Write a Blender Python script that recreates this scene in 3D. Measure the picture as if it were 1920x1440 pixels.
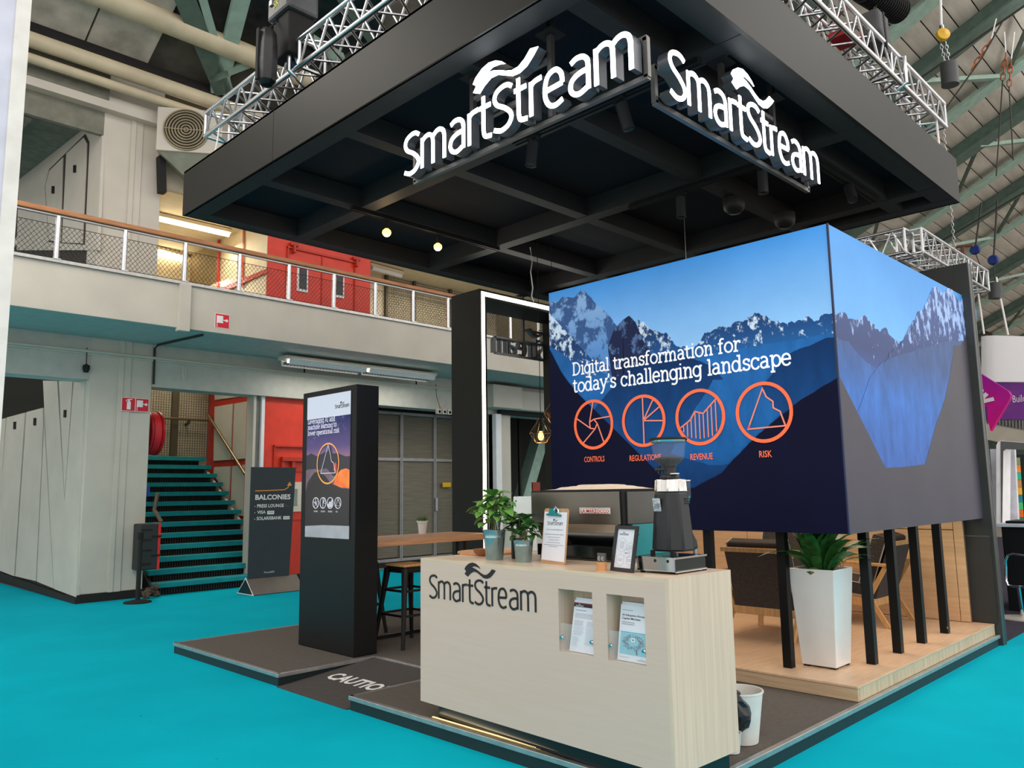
import bpy, bmesh, math, random
from mathutils import Vector, Matrix
from mathutils.geometry import tessellate_polygon
random.seed(7)
PI = math.pi
for o in list(bpy.data.objects): bpy.data.objects.remove(o)
S = bpy.context.scene
COL = S.collection

# ---------------------------------------------------------------- camera
EYE = Vector((0, 0, 1.5))
FPX = 1483.4733337869877
YAW, PIT, ROL = math.radians(45.12177587), math.radians(7.72132066), math.radians(-0.85386798)
fw = Vector((math.sin(YAW)*math.cos(PIT), math.cos(YAW)*math.cos(PIT), math.sin(PIT)))
rt0 = Vector((math.cos(YAW), -math.sin(YAW), 0)); up0 = rt0.cross(fw)
RT = rt0*math.cos(ROL) + up0*math.sin(ROL); UP = -rt0*math.sin(ROL) + up0*math.cos(ROL)
cd = bpy.data.cameras.new('camera'); cam = bpy.data.objects.new('camera', cd); COL.objects.link(cam)
cd.sensor_width = 36; cd.lens = FPX/1920*36; cd.clip_start = .05; cd.clip_end = 300
m = Matrix((RT, UP, -fw)).transposed().to_4x4(); m.translation = EYE; cam.matrix_world = m
S.camera = cam

# ---------------------------------------------------------------- world, hall light, exposure
w = bpy.data.worlds.new('hall_daylight'); S.world = w; w.use_nodes = True
bg = w.node_tree.nodes['Background']; bg.inputs[0].default_value = (1, .955, .92, 1); bg.inputs[1].default_value = 1.55
S.view_settings.view_transform = 'Standard'; S.view_settings.look = 'None'
S.view_settings.gamma = 1; S.view_settings.use_curve_mapping = False; S.view_settings.exposure = 0.0
def area(name, loc, size, power, rot=(0, 0, 0), col=(1, 1, 1), sy=None):
    l = bpy.data.lights.new(name, 'AREA'); l.energy = power; l.size = size; l.color = col
    if sy: l.shape = 'RECTANGLE'; l.size_y = sy
    o = bpy.data.objects.new(name, l); o.location = loc; o.rotation_euler = rot; COL.objects.link(o); return o
def point(name, loc, power, col=(1, 1, 1), r=.03, spot=None, rot=(0, 0, 0)):
    l = bpy.data.lights.new(name, 'SPOT' if spot else 'POINT'); l.energy = power; l.color = col; l.shadow_soft_size = r
    if spot: l.spot_size = math.radians(spot); l.spot_blend = .5
    o = bpy.data.objects.new(name, l); o.location = loc; o.rotation_euler = rot; COL.objects.link(o); return o
# unseen area fills, added high in the hall to brighten it
area('hall_fill', (-3, 3, 12), 6, 480, col=(1, .95, .88), sy=10)
area('hall_fill', (5, -6, 13), 8, 250, col=(1, .95, .88), sy=6)
area('hall_fill', (17, -3, 13), 8, 500, col=(1, .95, .88), sy=6)
area('roof_fill', (24, -3, 7.5), 5, 2600, rot=(PI+.5, 0, 0), col=(.96, .98, 1), sy=5)  # upward fill added to brighten the roof slabs; no fixture here
area('hall_fill', (.5, 8.6, 7.5), 3, 200, col=(1, .94, .86), sy=3)

# ---------------------------------------------------------------- measuring helpers: sight line through a pixel of the 1920x1440 frame, met with a plane
def ray(x, y): return RT*((x-960)/FPX) - UP*((y-720)/FPX) + fw
def onx(x, y, X): d = ray(x, y); return EYE + d*(X/d.x)
def ony(x, y, Y): d = ray(x, y); return EYE + d*(Y/d.y)
def onz(x, y, z=0): d = ray(x, y); return EYE + d*((z-1.5)/d.z)

# ---------------------------------------------------------------- materials
def lin(c): return tuple(((v/255)/12.92 if v/255 <= .04045 else ((v/255+.055)/1.055)**2.4) for v in c)
MATS = {}
def M(name, rgb, rough=.6, metal=0, emit=0, noise=.06, scale=6, stretch=(1, 1, 1), trans=0, alpha=1, bump=0, ecol=None, coat=0, rgb2=None, ior=1.45, spec=.5):
    if name in MATS: return MATS[name]
    mt = bpy.data.materials.new(name); mt.use_nodes = True; nt = mt.node_tree; b = nt.nodes['Principled BSDF']
    c = lin(rgb); b.inputs['Roughness'].default_value = rough; b.inputs['Metallic'].default_value = metal
    b.inputs['IOR'].default_value = ior; b.inputs['Specular IOR Level'].default_value = spec
    if noise or rgb2:
        tc = nt.nodes.new('ShaderNodeTexCoord'); mp = nt.nodes.new('ShaderNodeMapping'); mp.inputs['Scale'].default_value = stretch
        nz = nt.nodes.new('ShaderNodeTexNoise'); nz.inputs['Scale'].default_value = scale; nz.inputs['Detail'].default_value = 5
        cr = nt.nodes.new('ShaderNodeValToRGB'); c2 = lin(rgb2) if rgb2 else None
        cr.color_ramp.elements[0].position = .3; cr.color_ramp.elements[1].position = .7
        cr.color_ramp.elements[0].color = (*[v*(1-noise*2) for v in c], 1)
        cr.color_ramp.elements[1].color = (*(c2 if c2 else [min(1, v*(1+noise*2)) for v in c]), 1)
        nt.links.new(tc.outputs['Object'], mp.inputs[0]); nt.links.new(mp.outputs[0], nz.inputs['Vector'])
        nt.links.new(nz.outputs[0], cr.inputs[0]); nt.links.new(cr.outputs[0], b.inputs['Base Color'])
        if bump:
            bp = nt.nodes.new('ShaderNodeBump'); bp.inputs['Strength'].default_value = bump; bp.inputs['Distance'].default_value = .01
            nt.links.new(nz.outputs[0], bp.inputs['Height']); nt.links.new(bp.outputs[0], b.inputs['Normal'])
    else: b.inputs['Base Color'].default_value = (*c, 1)
    if emit:
        b.inputs['Emission Color'].default_value = (*lin(ecol or rgb), 1); b.inputs['Emission Strength'].default_value = emit
    if trans: b.inputs['Transmission Weight'].default_value = trans
    if coat: b.inputs['Coat Weight'].default_value = coat; b.inputs['Coat Roughness'].default_value = .08
    if alpha < 1: b.inputs['Alpha'].default_value = alpha
    MATS[name] = mt; return mt

# ---------------------------------------------------------------- mesh builder (world coordinates)
class MB:
    def __init__(s): s.v = []; s.f = []; s.m = []
    def add(s, vs, fs, mi=0):
        n = len(s.v); s.v += [Vector(v) for v in vs]; s.f += [tuple(n+i for i in f) for f in fs]; s.m += [mi]*len(fs); return s
    def obox(s, c, ux, uy, uz, mi=0):      # centre and three half-axes
        c, ux, uy, uz = map(Vector, (c, ux, uy, uz))
        vs = [c+a*ux+b*uy+d*uz for d in (-1, 1) for b in (-1, 1) for a in (-1, 1)]
        return s.add(vs, [(0, 2, 3, 1), (4, 5, 7, 6), (0, 1, 5, 4), (2, 6, 7, 3), (0, 4, 6, 2), (1, 3, 7, 5)], mi)
    def box(s, x0, x1, y0, y1, z0, z1, mi=0):
        return s.obox(((x0+x1)/2, (y0+y1)/2, (z0+z1)/2), ((x1-x0)/2, 0, 0), (0, (y1-y0)/2, 0), (0, 0, (z1-z0)/2), mi)
    def bar(s, a, b, w, h=None, mi=0, up=(0, 0, 1)):    # rectangular bar from a to b
        a, b = Vector(a), Vector(b); d = (b-a); L = d.length; d.normalize(); u = Vector(up)
        if abs(d.dot(u)) > .99: u = Vector((1, 0, 0))
        sd = d.cross(u).normalized(); u2 = sd.cross(d)
        return s.obox((a+b)/2, d*L/2, sd*w/2, u2*(h or w)/2, mi)
    def tube(s, pts, r, n=8, mi=0, r2=None, closed=False):
        pts = [Vector(p) for p in pts]; k = len(pts); rings = []; base = len(s.v); prev = None
        for i, p in enumerate(pts):
            if closed: d = pts[(i+1) % k]-pts[i-1]
            else: d = pts[min(i+1, k-1)]-pts[max(i-1, 0)]
            d.normalize(); u = prev if prev and abs(prev.dot(d)) < .95 else (Vector((0, 0, 1)) if abs(d.z) < .9 else Vector((1, 0, 0)))
            a = d.cross(u).normalized(); b = a.cross(d); prev = b
            rr = r if r2 is None else r+(r2-r)*i/(k-1)
            if isinstance(r, (list, tuple)): rr = r[i]
            s.v += [p+(a*math.cos(2*PI*j/n)+b*math.sin(2*PI*j/n))*rr for j in range(n)]
        for i in range(k if closed else k-1):
            i2 = (i+1) % k
            for j in range(n):
                s.f.append((base+i*n+j, base+i*n+(j+1) % n, base+i2*n+(j+1) % n, base+i2*n+j)); s.m.append(mi)
        if not closed:
            s.f.append(tuple(base+j for j in range(n))[::-1]); s.f.append(tuple(base+(k-1)*n+j for j in range(n))); s.m += [mi, mi]
        return s
    def lathe(s, c, prof, n=24, mi=0, axis=(0, 0, 1), sx=1, sy=1):   # profile of (r, h); open ends stay open unless r == 0
        c = Vector(c); ax = Vector(axis).normalized(); u = Vector((1, 0, 0)) if abs(ax.x) < .9 else Vector((0, 1, 0))
        a = (u-ax*u.dot(ax)).normalized(); b = ax.cross(a); base = len(s.v)
        for r, h in prof: s.v += [c+ax*h+(a*math.cos(2*PI*j/n)*sx+b*math.sin(2*PI*j/n)*sy)*max(r, 1e-5) for j in range(n)]
        for i in range(len(prof)-1):
            for j in range(n):
                s.f.append((base+i*n+j, base+i*n+(j+1) % n, base+(i+1)*n+(j+1) % n, base+(i+1)*n+j)); s.m.append(mi)
        return s
    def prism(s, pts, t, mi=0):            # planar polygon pushed along vector t
        pts = [Vector(p) for p in pts]; t = Vector(t); n = len(pts); base = len(s.v)
        tris = tessellate_polygon([pts]); s.v += pts+[p+t for p in pts]
        for a in tris: s.f.append((base+a[0], base+a[1], base+a[2])); s.f.append((base+n+a[2], base+n+a[1], base+n+a[0])); s.m += [mi, mi]
        for i in range(n): s.f.append((base+i, base+(i+1) % n, base+n+(i+1) % n, base+n+i)); s.m.append(mi)
        return s
    def flat(s, pts, mi=0):
        pts = [Vector(p) for p in pts]; base = len(s.v); s.v += pts
        for a in tessellate_polygon([pts]): s.f.append((base+a[0], base+a[1], base+a[2])); s.m.append(mi)
        return s
    def ribbon(s, pts, w, fr, t, mi=0, n0=0):     # stroke of width w through 2-D points in frame fr, thickness t along its normal
        P2 = [Vector(p[:2]) for p in pts]; q = [P2[0]]
        for p in P2[1:]:
            if (p-q[-1]).length > 1e-5: q.append(p)
        P2 = q; k = len(P2); L = []; Rr = []
        for i in range(k):
            d1 = (P2[i]-P2[max(i-1, 0)]); d2 = (P2[min(i+1, k-1)]-P2[i])
            if d1.length < 1e-9: d1 = d2
            if d2.length < 1e-9: d2 = d1
            d1 = d1.normalized(); d2 = d2.normalized(); n1 = Vector((-d1.y, d1.x)); n2 = Vector((-d2.y, d2.x)); nn = n1+n2
            if nn.length < 1e-4: nn = n1
            nn.normalize(); mm = nn*(w/2/max(.45, nn.dot(n1))); L.append(P2[i]+mm); Rr.append(P2[i]-mm)
        base = len(s.v)
        for z in (n0, n0+t):
            s.v += [fr(p.x, p.y, z) for p in L]+[fr(p.x, p.y, z) for p in Rr]
        for i in range(k-1):
            a, b, c, d = i, i+1, k+i+1, k+i
            s.f += [(base+a, base+b, base+c, base+d), (base+2*k+d, base+2*k+c, base+2*k+b, base+2*k+a),
                    (base+a, base+2*k+a, base+2*k+b, base+b), (base+d, base+c, base+2*k+c, base+2*k+d)]; s.m += [mi]*4
        for i in (0, k-1): s.f.append((base+i, base+k+i, base+3*k+i, base+2*k+i)); s.m.append(mi)
        return s
    def build(s, name, mats, parent=None, smooth=False, bevel=0, origin=None, recalc=True, seg=2):
        if not isinstance(mats, (list, tuple)): mats = [mats]
        if parent is not None: org = Vector(parent.get('_w', (0, 0, 0)))
        elif origin is not None: org = Vector(origin)
        else:
            xs = [v.x for v in s.v]; ys = [v.y for v in s.v]; zs = [v.z for v in s.v]
            org = Vector(((min(xs)+max(xs))/2, (min(ys)+max(ys))/2, min(zs)))
        me = bpy.data.meshes.new(name); me.from_pydata([v-org for v in s.v], [], s.f)
        for mt in mats: me.materials.append(mt)
        me.polygons.foreach_set('material_index', s.m)
        if recalc:
            bm = bmesh.new(); bm.from_mesh(me); bmesh.ops.recalc_face_normals(bm, faces=bm.faces); bm.to_mesh(me); bm.free()
        if smooth:
            me.polygons.foreach_set('use_smooth', [True]*len(me.polygons))
            try: me.set_sharp_from_angle(angle=math.radians(38))
            except Exception: pass
        me.update()
        o = bpy.data.objects.new(name, me); COL.objects.link(o)
        if parent is not None: o.parent = parent; o['_w'] = tuple(org)
        else: o.location = org; o['_w'] = tuple(org)
        if bevel:
            md = o.modifiers.new('edge', 'BEVEL'); md.width = bevel; md.segments = seg; md.limit_method = 'ANGLE'
        return o
def tag(o, label=None, cat=None, group=None, kind=None):
    if label: o['label'] = label
    if cat: o['category'] = cat
    if group: o['group'] = group
    if kind: o['kind'] = kind
    return o
def thing(name, label, cat, loc=(0, 0, 0), group=None):
    o = bpy.data.objects.new(name, None); o.empty_display_size = .1; COL.objects.link(o); o.location = loc; o['_w'] = tuple(loc)
    return tag(o, label, cat, group)
def struct(o): o['kind'] = 'structure'; return o
def stuff(o): o['kind'] = 'stuff'; return o
def dup(root, loc=None, rz=None, label=None, group=None, scale=None):
    r = root.copy(); COL.objects.link(r)
    if loc is not None: r.location = loc
    if rz is not None: r.rotation_euler = (0, 0, rz)
    if scale: r.scale = (scale,)*3
    if label: r['label'] = label
    if group: r['group'] = group
    for ch in list(root.children):
        c = ch.copy(); COL.objects.link(c); c.parent = r
        for g in list(ch.children):
            d = g.copy(); COL.objects.link(d); d.parent = c
    return r
def share(o, name, parent, mat4):          # a further piece with the same mesh under the same parent
    c = bpy.data.objects.new(name, o.data); COL.objects.link(c); c.parent = parent; c.matrix_local = mat4; c['_w'] = parent['_w']
    return c
def frame(o, u, v, n=None):
    o, u, v = Vector(o), Vector(u).normalized(), Vector(v).normalized(); nn = Vector(n).normalized() if n else u.cross(v)
    return lambda a, b, c=0: o+u*a+v*b+nn*c

# ---------------------------------------------------------------- lettering
def cat(pts, n=5):                        # smooth curve through control points
    out = []; k = len(pts)
    for i in range(k-1):
        p0, p1, p2, p3 = [Vector(pts[j]) for j in (max(i-1, 0), i, i+1, min(i+2, k-1))]
        for q in range(n):
            t = q/n; out.append(.5*((2*p1)+(p2-p0)*t+(2*p0-5*p1+4*p2-p3)*t*t+(3*p1-p0-3*p2+p3)*t**3))
    return out+[Vector(pts[-1])]
def arc(cx, cy, rx, ry, a0, a1, n=14): return [Vector((cx+rx*math.cos(math.radians(a0+(a1-a0)*i/n)), cy+ry*math.sin(math.radians(a0+(a1-a0)*i/n)))) for i in range(n+1)]
# slim rounded wordmark letters, x-height 1
WM = {'S': (.62, [cat([(.55, 1.16), (.43, 1.26), (.27, 1.27), (.1, 1.18), (.04, 1.0), (.12, .8), (.34, .62), (.5, .42), (.53, .24), (.42, .06), (.22, .0), (.02, .1)])]),
      'm': (1.0, [[(.05, 0), (.05, .98)], cat([(.05, .86), (.16, .96), (.29, .98), (.41, .88), (.44, .7)])+[(.44, 0)], cat([(.44, .86), (.55, .96), (.68, .98), (.8, .88), (.84, .7)])+[(.84, 0)]]),
      'a': (.62, [cat([(.06, .9), (.2, .98), (.36, .95), (.46, .82), (.48, .65)])+[(.48, .02)], cat([(.48, .56), (.28, .55), (.1, .45), (.04, .26), (.1, .08), (.26, .0), (.48, .1)])]),
      'r': (.38, [[(.05, 0), (.05, .98)], cat([(.05, .84), (.14, .94), (.34, .97)])]),
      't': (.42, [[(.12, 1.28), (.12, .25)]+cat([(.12, .25), (.17, .06), (.36, .01)]), [(.0, .95), (.34, .95)]]),
      'e': (.66, [[(.06, .5), (.5, .53)], cat([(.5, .53), (.48, .78), (.38, .95), (.26, .98), (.12, .88), (.05, .6), (.06, .3), (.16, .07), (.32, .0), (.5, .08)])])}
WAVE = [((.359+(x-950)*.287/323)*6.75, (893+.14*(x-617)-y)/187) for x, y in ((950, 600), (965, 572), (1000, 545), (1035, 538), (1070, 552), (1100, 580), (1118, 606), (1090, 589), (1055, 577), (1025, 586), (1060, 601), (1090, 622), (1120, 648), (1150, 667), (1180, 670), (1210, 650), (1237, 617), (1273, 633), (1250, 665), (1220, 697), (1185, 709), (1150, 700), (1110, 665), (1080, 640), (1045, 632), (1010, 652), (985, 678), (952, 650), (968, 622))]
WM_W = sum(WM[c][0] for c in 'SmartStream')
def wordmark(mb, fr, width, t, mi=0, wave=True, w=.11, n0=0, ys=.74):
    k = width/WM_W; x = 0
    for c in 'SmartStream':
        wd, st = WM[c]
        for s_ in st: mb.ribbon([((x+p[0])*k, p[1]*k*ys) for p in s_], w*k, fr, t, mi, n0)
        x += wd
    if wave: mb.prism([fr(px*k*WM_W/6.75, py*k*ys, n0) for px, py in WAVE], fr(0, 0, t)-fr(0, 0, 0), mi)
    return k
def ser(x, y, a=.15): return [(x-a, y), (x+a, y)]
# slab-serif alphabet, x-height 1, cap 1.42
SL = {'D': (1.3, [[(.22, 0), (.22, 1.42)], [(.02, 0), (.5, 0)]+arc(.5, .71, .62, .71, -90, 90)+[(.02, 1.42)]]),
      'L': (1.0, [[(.22, 1.42), (.22, 0)], ser(.22, 1.42, .2), [(.02, 0), (.9, 0), (.9, .35)]]), 'A': (1.35, [[(.1, 0), (.6, 1.42), (1.15, 0)], [(.3, .5), (.95, .5)], ser(.1, 0), ser(1.15, 0)]),
      'I': (.55, [[(.25, 0), (.25, 1.42)], ser(.25, 0, .2), ser(.25, 1.42, .2)]),
      'i': (.52, [[(.25, 0), (.25, 1)], [(.03, 0), (.47, 0)], [(.03, 1), (.3, 1)], [(.25, 1.3), (.25, 1.46)]]),
      'g': (1.0, [arc(.42, .5, .38, .48, 0, 360, 20), [(.98, .98), (.8, .98), (.8, -.1)]+cat([(.8, -.1), (.72, -.36), (.5, -.46), (.2, -.4)])]),
      't': (.68, [[(.25, 1.32), (.25, .3)]+cat([(.25, .3), (.32, .06), (.48, .01), (.64, .1)]), [(.0, .97), (.58, .97)]]),
      'a': (.95, [cat([(.12, .86), (.3, .99), (.55, .96), (.7, .75)])+[(.7, .04), (.92, .04)], cat([(.7, .56), (.4, .55), (.14, .42), (.12, .15), (.32, .01), (.55, .06), (.7, .25)])]),
      'l': (.5, [[(.25, 0), (.25, 1.42)], ser(.25, 0, .22), [(.03, 1.42), (.3, 1.42)]]),
      'r': (.78, [[(.25, 0), (.25, 1)], ser(.25, 0, .24), [(.03, 1), (.27, 1)], cat([(.25, .6), (.38, .88), (.55, .98), (.72, .95)])+[(.72, .76)]]),
      'n': (1.1, [[(.25, 0), (.25, 1)], ser(.25, 0, .2), [(.03, 1), (.27, 1)], cat([(.25, .65), (.4, .9), (.6, .98), (.78, .86), (.84, .62)])+[(.84, 0)], ser(.84, 0, .2)]),
      's': (.82, [[(.66, .98), (.66, .72)], cat([(.66, .82), (.52, .97), (.32, .98), (.15, .86), (.16, .65), (.36, .54), (.56, .46), (.68, .3), (.62, .1), (.42, .01), (.25, .04), (.1, .2)]), [(.1, 0), (.1, .28)]]),
      'f': (.68, [[(.25, 0), (.25, 1.1)]+cat([(.25, 1.1), (.3, 1.34), (.48, 1.44), (.68, 1.38)]), ser(.25, 0, .22), [(.02, .97), (.56, .97)]]),
      'o': (1.02, [arc(.5, .49, .42, .49, 0, 360, 24)]),
      'm': (1.65, [[(.25, 0), (.25, 1)], ser(.25, 0, .2), [(.03, 1), (.27, 1)], cat([(.25, .65), (.4, .9), (.56, .98), (.72, .88), (.8, .62)])+[(.8, 0)], ser(.8, 0, .2), cat([(.8, .65), (.95, .9), (1.1, .98), (1.28, .88), (1.36, .62)])+[(1.36, 0)], ser(1.36, 0, .2)]),
      'd': (1.08, [arc(.42, .49, .36, .48, 0, 360, 20), [(.55, 1.42), (.8, 1.42), (.8, .03), (1.02, .03)]]),
      'y': (1.0, [[(.14, 1), (.5, .06)], [(.88, 1), (.5, .06), (.36, -.3), (.26, -.44), (.08, -.44)], ser(.14, 1), ser(.88, 1)]),
      'c': (.88, [cat([(.76, .74), (.62, .93), (.42, .98), (.2, .87), (.09, .6), (.1, .32), (.25, .07), (.48, .0), (.66, .06), (.79, .22)]), [(.76, .98), (.76, .7)]]),
      'h': (1.1, [[(.25, 0), (.25, 1.42)], ser(.25, 0, .2), [(.03, 1.42), (.27, 1.42)], cat([(.25, .65), (.4, .9), (.6, .98), (.78, .86), (.84, .62)])+[(.84, 0)], ser(.84, 0, .2)]),
      'e': (.92, [[(.1, .52), (.8, .52)]+cat([(.8, .52), (.76, .78), (.6, .95), (.42, .98), (.2, .87), (.09, .6), (.1, .32), (.25, .07), (.48, .0), (.68, .06), (.8, .2)])]),
      'p': (1.08, [arc(.62, .49, .36, .48, 0, 360, 20), [(.03, .98), (.25, .98), (.25, -.44)], ser(.25, -.44, .2)]),
      'v': (.98, [[(.14, 1), (.5, .04), (.86, 1)], ser(.14, 1), ser(.86, 1)]), 'w': (1.35, [[(.14, 1), (.4, .04), (.67, .9), (.95, .04), (1.2, 1)], ser(.14, 1), ser(1.2, 1)]),
      'k': (1.05, [[(.25, 0), (.25, 1.42)], ser(.25, 0, .2), [(.03, 1.42), (.27, 1.42)], [(.25, .4), (.8, 1)], [(.45, .62), (.85, 0)], ser(.85, 0), ser(.78, 1)]),
      "'": (.36, [[(.2, 1.5), (.2, 1.3), (.12, 1.08)]]), ' ': (.55, [])}
def slab(mb, text, fr, width, t, x0=0, y0=0, w=.17, mi=0, n0=0):
    tot = sum(SL[c][0] for c in text); k = width/tot; x = 0
    for c in text:
        wd, st = SL[c]
        for s_ in st: mb.ribbon([(x0+(x+p[0])*k, y0+p[1]*k) for p in s_], w*k, fr, t, mi, n0)
        x += wd
    return k
def txt(name, s, fr, size, mat, parent, t=.002, align='LEFT', sx=1.0, off=0.0, n0=0.0):    # sans lettering
    cu = bpy.data.curves.new(name, 'FONT'); cu.body = s; cu.size = size; cu.align_x = align; cu.offset = off; cu.extrude = t/2; cu.resolution_u = 2
    to = bpy.data.objects.new(name, cu); COL.objects.link(to); bpy.context.view_layer.update()
    me = bpy.data.meshes.new_from_object(to.evaluated_get(bpy.context.evaluated_depsgraph_get())); bpy.data.objects.remove(to)
    mb = MB(); mb.add([fr(v.co.x*sx, v.co.y, v.co.z+t/2+n0) for v in me.vertices], [tuple(p.vertices) for p in me.polygons])
    bpy.data.meshes.remove(me)
    return mb.build(name, mat, parent)
def fit(name, s, fr, w_, h_, mat, parent, t=.002, n0=0, off=0.0):
    cu = bpy.data.curves.new(name, 'FONT'); cu.body = s; cu.size = 1; cu.offset = off; cu.resolution_u = 2
    to = bpy.data.objects.new(name, cu); COL.objects.link(to); bpy.context.view_layer.update()
    me = bpy.data.meshes.new_from_object(to.evaluated_get(bpy.context.evaluated_depsgraph_get())); bpy.data.objects.remove(to)
    xs = [v.co.x for v in me.vertices]; ys = [v.co.y for v in me.vertices]; x0, kx = min(xs), w_/(max(xs)-min(xs)); ky = h_/(max(ys)-min(ys)); y0 = min(ys)
    mb = MB(); mb.add([fr((v.co.x-x0)*kx, (v.co.y-y0)*ky, n0) for v in me.vertices], [tuple(p.vertices) for p in me.polygons]); bpy.data.meshes.remove(me)
    return mb.build(name, mat, parent, recalc=False)
# ================================================================ materials
teal = M('teal_carpet', (5, 177, 199), .95, noise=.03, scale=1.3, bump=.15, spec=.05)
cream = M('painted_steel', (198, 192, 180), .5, noise=.03, scale=2)
creamw = M('warm_cream', (222, 208, 178), .55, noise=.03)
groove = M('groove_dark', (52, 46, 40), .8)
black = M('satin_black', (13, 13, 14), .42, noise=.1, scale=20)
matt = M('matt_black', (13, 13, 14), .8, noise=.1)
fasc = M('fascia_black', (29, 28, 24), .5, noise=.04, scale=3, spec=.3)
navy = M('navy_cloth', (12, 13, 26), .95, noise=.1, scale=40)
beamm = M('canopy_beam_black', (44, 44, 46), .62, noise=.05, spec=.3)
alu = M('aluminium', (205, 207, 210), .28, 1, noise=.04, scale=30)
alud = M('brushed_edge', (190, 190, 188), .38, .85, noise=.06, scale=14)
steel = M('steel', (150, 152, 155), .3, 1)
chrome = M('chrome', (220, 222, 225), .06, 1, noise=0)
red = M('red_paint', (214, 52, 28), .42, noise=.05)
redd = M('red_trim', (186, 48, 28), .45, noise=.05)
green = M('green_steel', (84, 104, 94), .55, noise=.08)
greenl = M('pale_green_steel', (150, 178, 164), .5, noise=.06)
concrete = M('concrete', (186, 180, 168), .9, noise=.14, scale=3, bump=.3)
concd = M('dark_concrete', (100, 95, 86), .9, noise=.12, scale=4, bump=.3)
pipe = M('cream_pipe', (196, 184, 156), .5, noise=.06, scale=3)
oakrail = M('oak_handrail', (176, 118, 78), .45, noise=.12, stretch=(1, 12, 12), scale=5)
tube_w = M('warm_tube', (255, 236, 196), .4, emit=9, noise=0)
tube_c = M('white_tube', (255, 247, 230), .4, emit=5, noise=0)
led = M('led_strip', (255, 246, 228), .4, emit=7, noise=0)
white = M('white_paint', (232, 233, 236), .5, noise=.02)
signr = M('sign_red', (214, 28, 52), .5, noise=.02)
signw = M('sign_white', (240, 238, 236), .5, noise=0)
rubber = M('rubber_black', (28, 27, 26), .8)
wire = M('dark_wire', (60, 56, 52), .5, .3, noise=0)
treadm = M('teal_tread', (2, 142, 150), .8, noise=.05)

# ================================================================ floor, hall shell
fl_ = thing('floor', None, None, (0, 0, 0)); struct(fl_)
MB().box(-12, 62, -16, 24, -.1, -.006).build('hall_concrete', M('hall_concrete', (150, 142, 132), .8, noise=.06, scale=2), fl_); MB().box(-2.2, 11.5, -1.2, 13.2, -.006, 0).box(-3, 3.8, 13.2, 23, -.006, 0).box(11.5, 17, 8, 13.2, -.006, 0).build('teal_carpet', teal, fl_)
c = MB()
for x0, y0, x1, y1 in ((-2, 7.2, 3.1, 5.6), (2.1, 2.2, 2.35, 9.9), (.2, 5.2, 2.9, 4.4)):
    c.tube([(x0, y0, -.0095), (x1, y1, -.0095)], .011, 6)
struct(c.build('carpet_seam', teal))
# pillar between the stair and the locker wall
p = thing('pillar', None, None, (4.25, 12.9, 0)); struct(p)
MB().box(3.8, 4.7, 12.62, 13.1, .12, 9.2).build('shaft', cream, p, bevel=.01)
MB().box(4.2, 4.27, 12.585, 12.63, .12, 7.5).box(4.27, 4.38, 12.6, 12.63, .12, 7.5).build('raised_seam', cream, p, bevel=.005)
MB().box(3.79, 4.71, 12.605, 13.1, 0, .12).build('baseboard', rubber, p)
# side wall behind the pillar with joint lines
X0 = 3.8
wl = thing('wall_left', None, None, (3.8, 16, 0)); struct(wl)
MB().box(3.83, 3.95, 13.0, 26, 0, 9).build('backing', groove, wl)
def onwall(pts, t=-.045, X=X0+.03): return [onx(x, y, X) for x, y in pts], (t, 0, 0)
def panel(pts, name, mat=cream, t=-.045, par=wl, X=X0+.03):
    a, d = onwall(pts, t, X); return MB().prism(a, d).build(name, mat, par)
panel([(165, 714), (149, 1119), (108, 1104), (107, 1100), (90, 793), (86, 714), (113, 715), (127, 941), (144, 715)], 'panel')
panel([(116, 715), (142, 715), (127, 930)], 'panel')
panel([(88, 765), (89, 800), (106, 1100), (107, 1103), (75, 1090), (88, 800)], 'panel')
panel([(55, 773), (86, 765), (86.5, 800), (73, 1089), (34, 1080)], 'panel')
panel([(18, 783), (52, 774), (32, 1080), (0, 1068), (0, 1000)], 'panel')
panel([(-30, 797), (16, 784), (-3, 1066), (-60, 1045)], 'panel')
panel([(-60, 1050), (149, 1122), (149, 1133), (-60, 1064)], 'baseboard', rubber, -.06)
panel([(-30, 700), (84, 700), (85, 762), (-30, 792)], 'dark_glazing', M('dark_glass', (26, 30, 28), .15, noise=.2, scale=8), -.01)
for x, y in ((129, 776), (72, 791), (34, 798), (0, 804)): panel([(x-2, y-7), (x+2, y-7), (x+1.5, y+7), (x-2.5, y+7)], 'panel_handle', black, -.06)
# upper storey of the same wall
panel([(40, 335), (178, 227), (200, 193), (188, 470), (36, 470)], 'upper_panel')
U = [(166, 253), (173.5, 268), (165, 460), (97, 455), (90, 351), (98, 319)]
panel(U, 'door_outline', groove, -.052)
panel([(132, 290), (165, 260), (171, 271), (162.5, 458), (124, 456)], 'hatch_door', cream, -.066)
panel([(92.5, 351), (100, 322), (126, 297), (121, 455), (99, 452)], 'hatch_door', cream, -.066)
for x, y in ((108, 358), (149, 319)): panel([(x-2, y-7), (x+2.4, y-7), (x+2, y+7), (x-2.4, y+7)], 'panel_handle', black, -.08)
# slanting stair underside above the left bay
q = [onx(205, 188, 3.8), onx(178, 227, 3.8), onx(36, 338, 3.8)]
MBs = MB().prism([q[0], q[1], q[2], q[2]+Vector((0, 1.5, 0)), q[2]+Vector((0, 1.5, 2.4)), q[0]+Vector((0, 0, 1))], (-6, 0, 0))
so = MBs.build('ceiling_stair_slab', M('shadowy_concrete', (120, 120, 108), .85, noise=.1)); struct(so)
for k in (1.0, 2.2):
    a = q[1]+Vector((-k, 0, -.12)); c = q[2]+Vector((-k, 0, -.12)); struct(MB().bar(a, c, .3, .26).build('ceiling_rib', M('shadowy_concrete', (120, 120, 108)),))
struct(MB().box(-6, 3.8, 24, 24.2, 0, 9).build('wall_back', concd))
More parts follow.
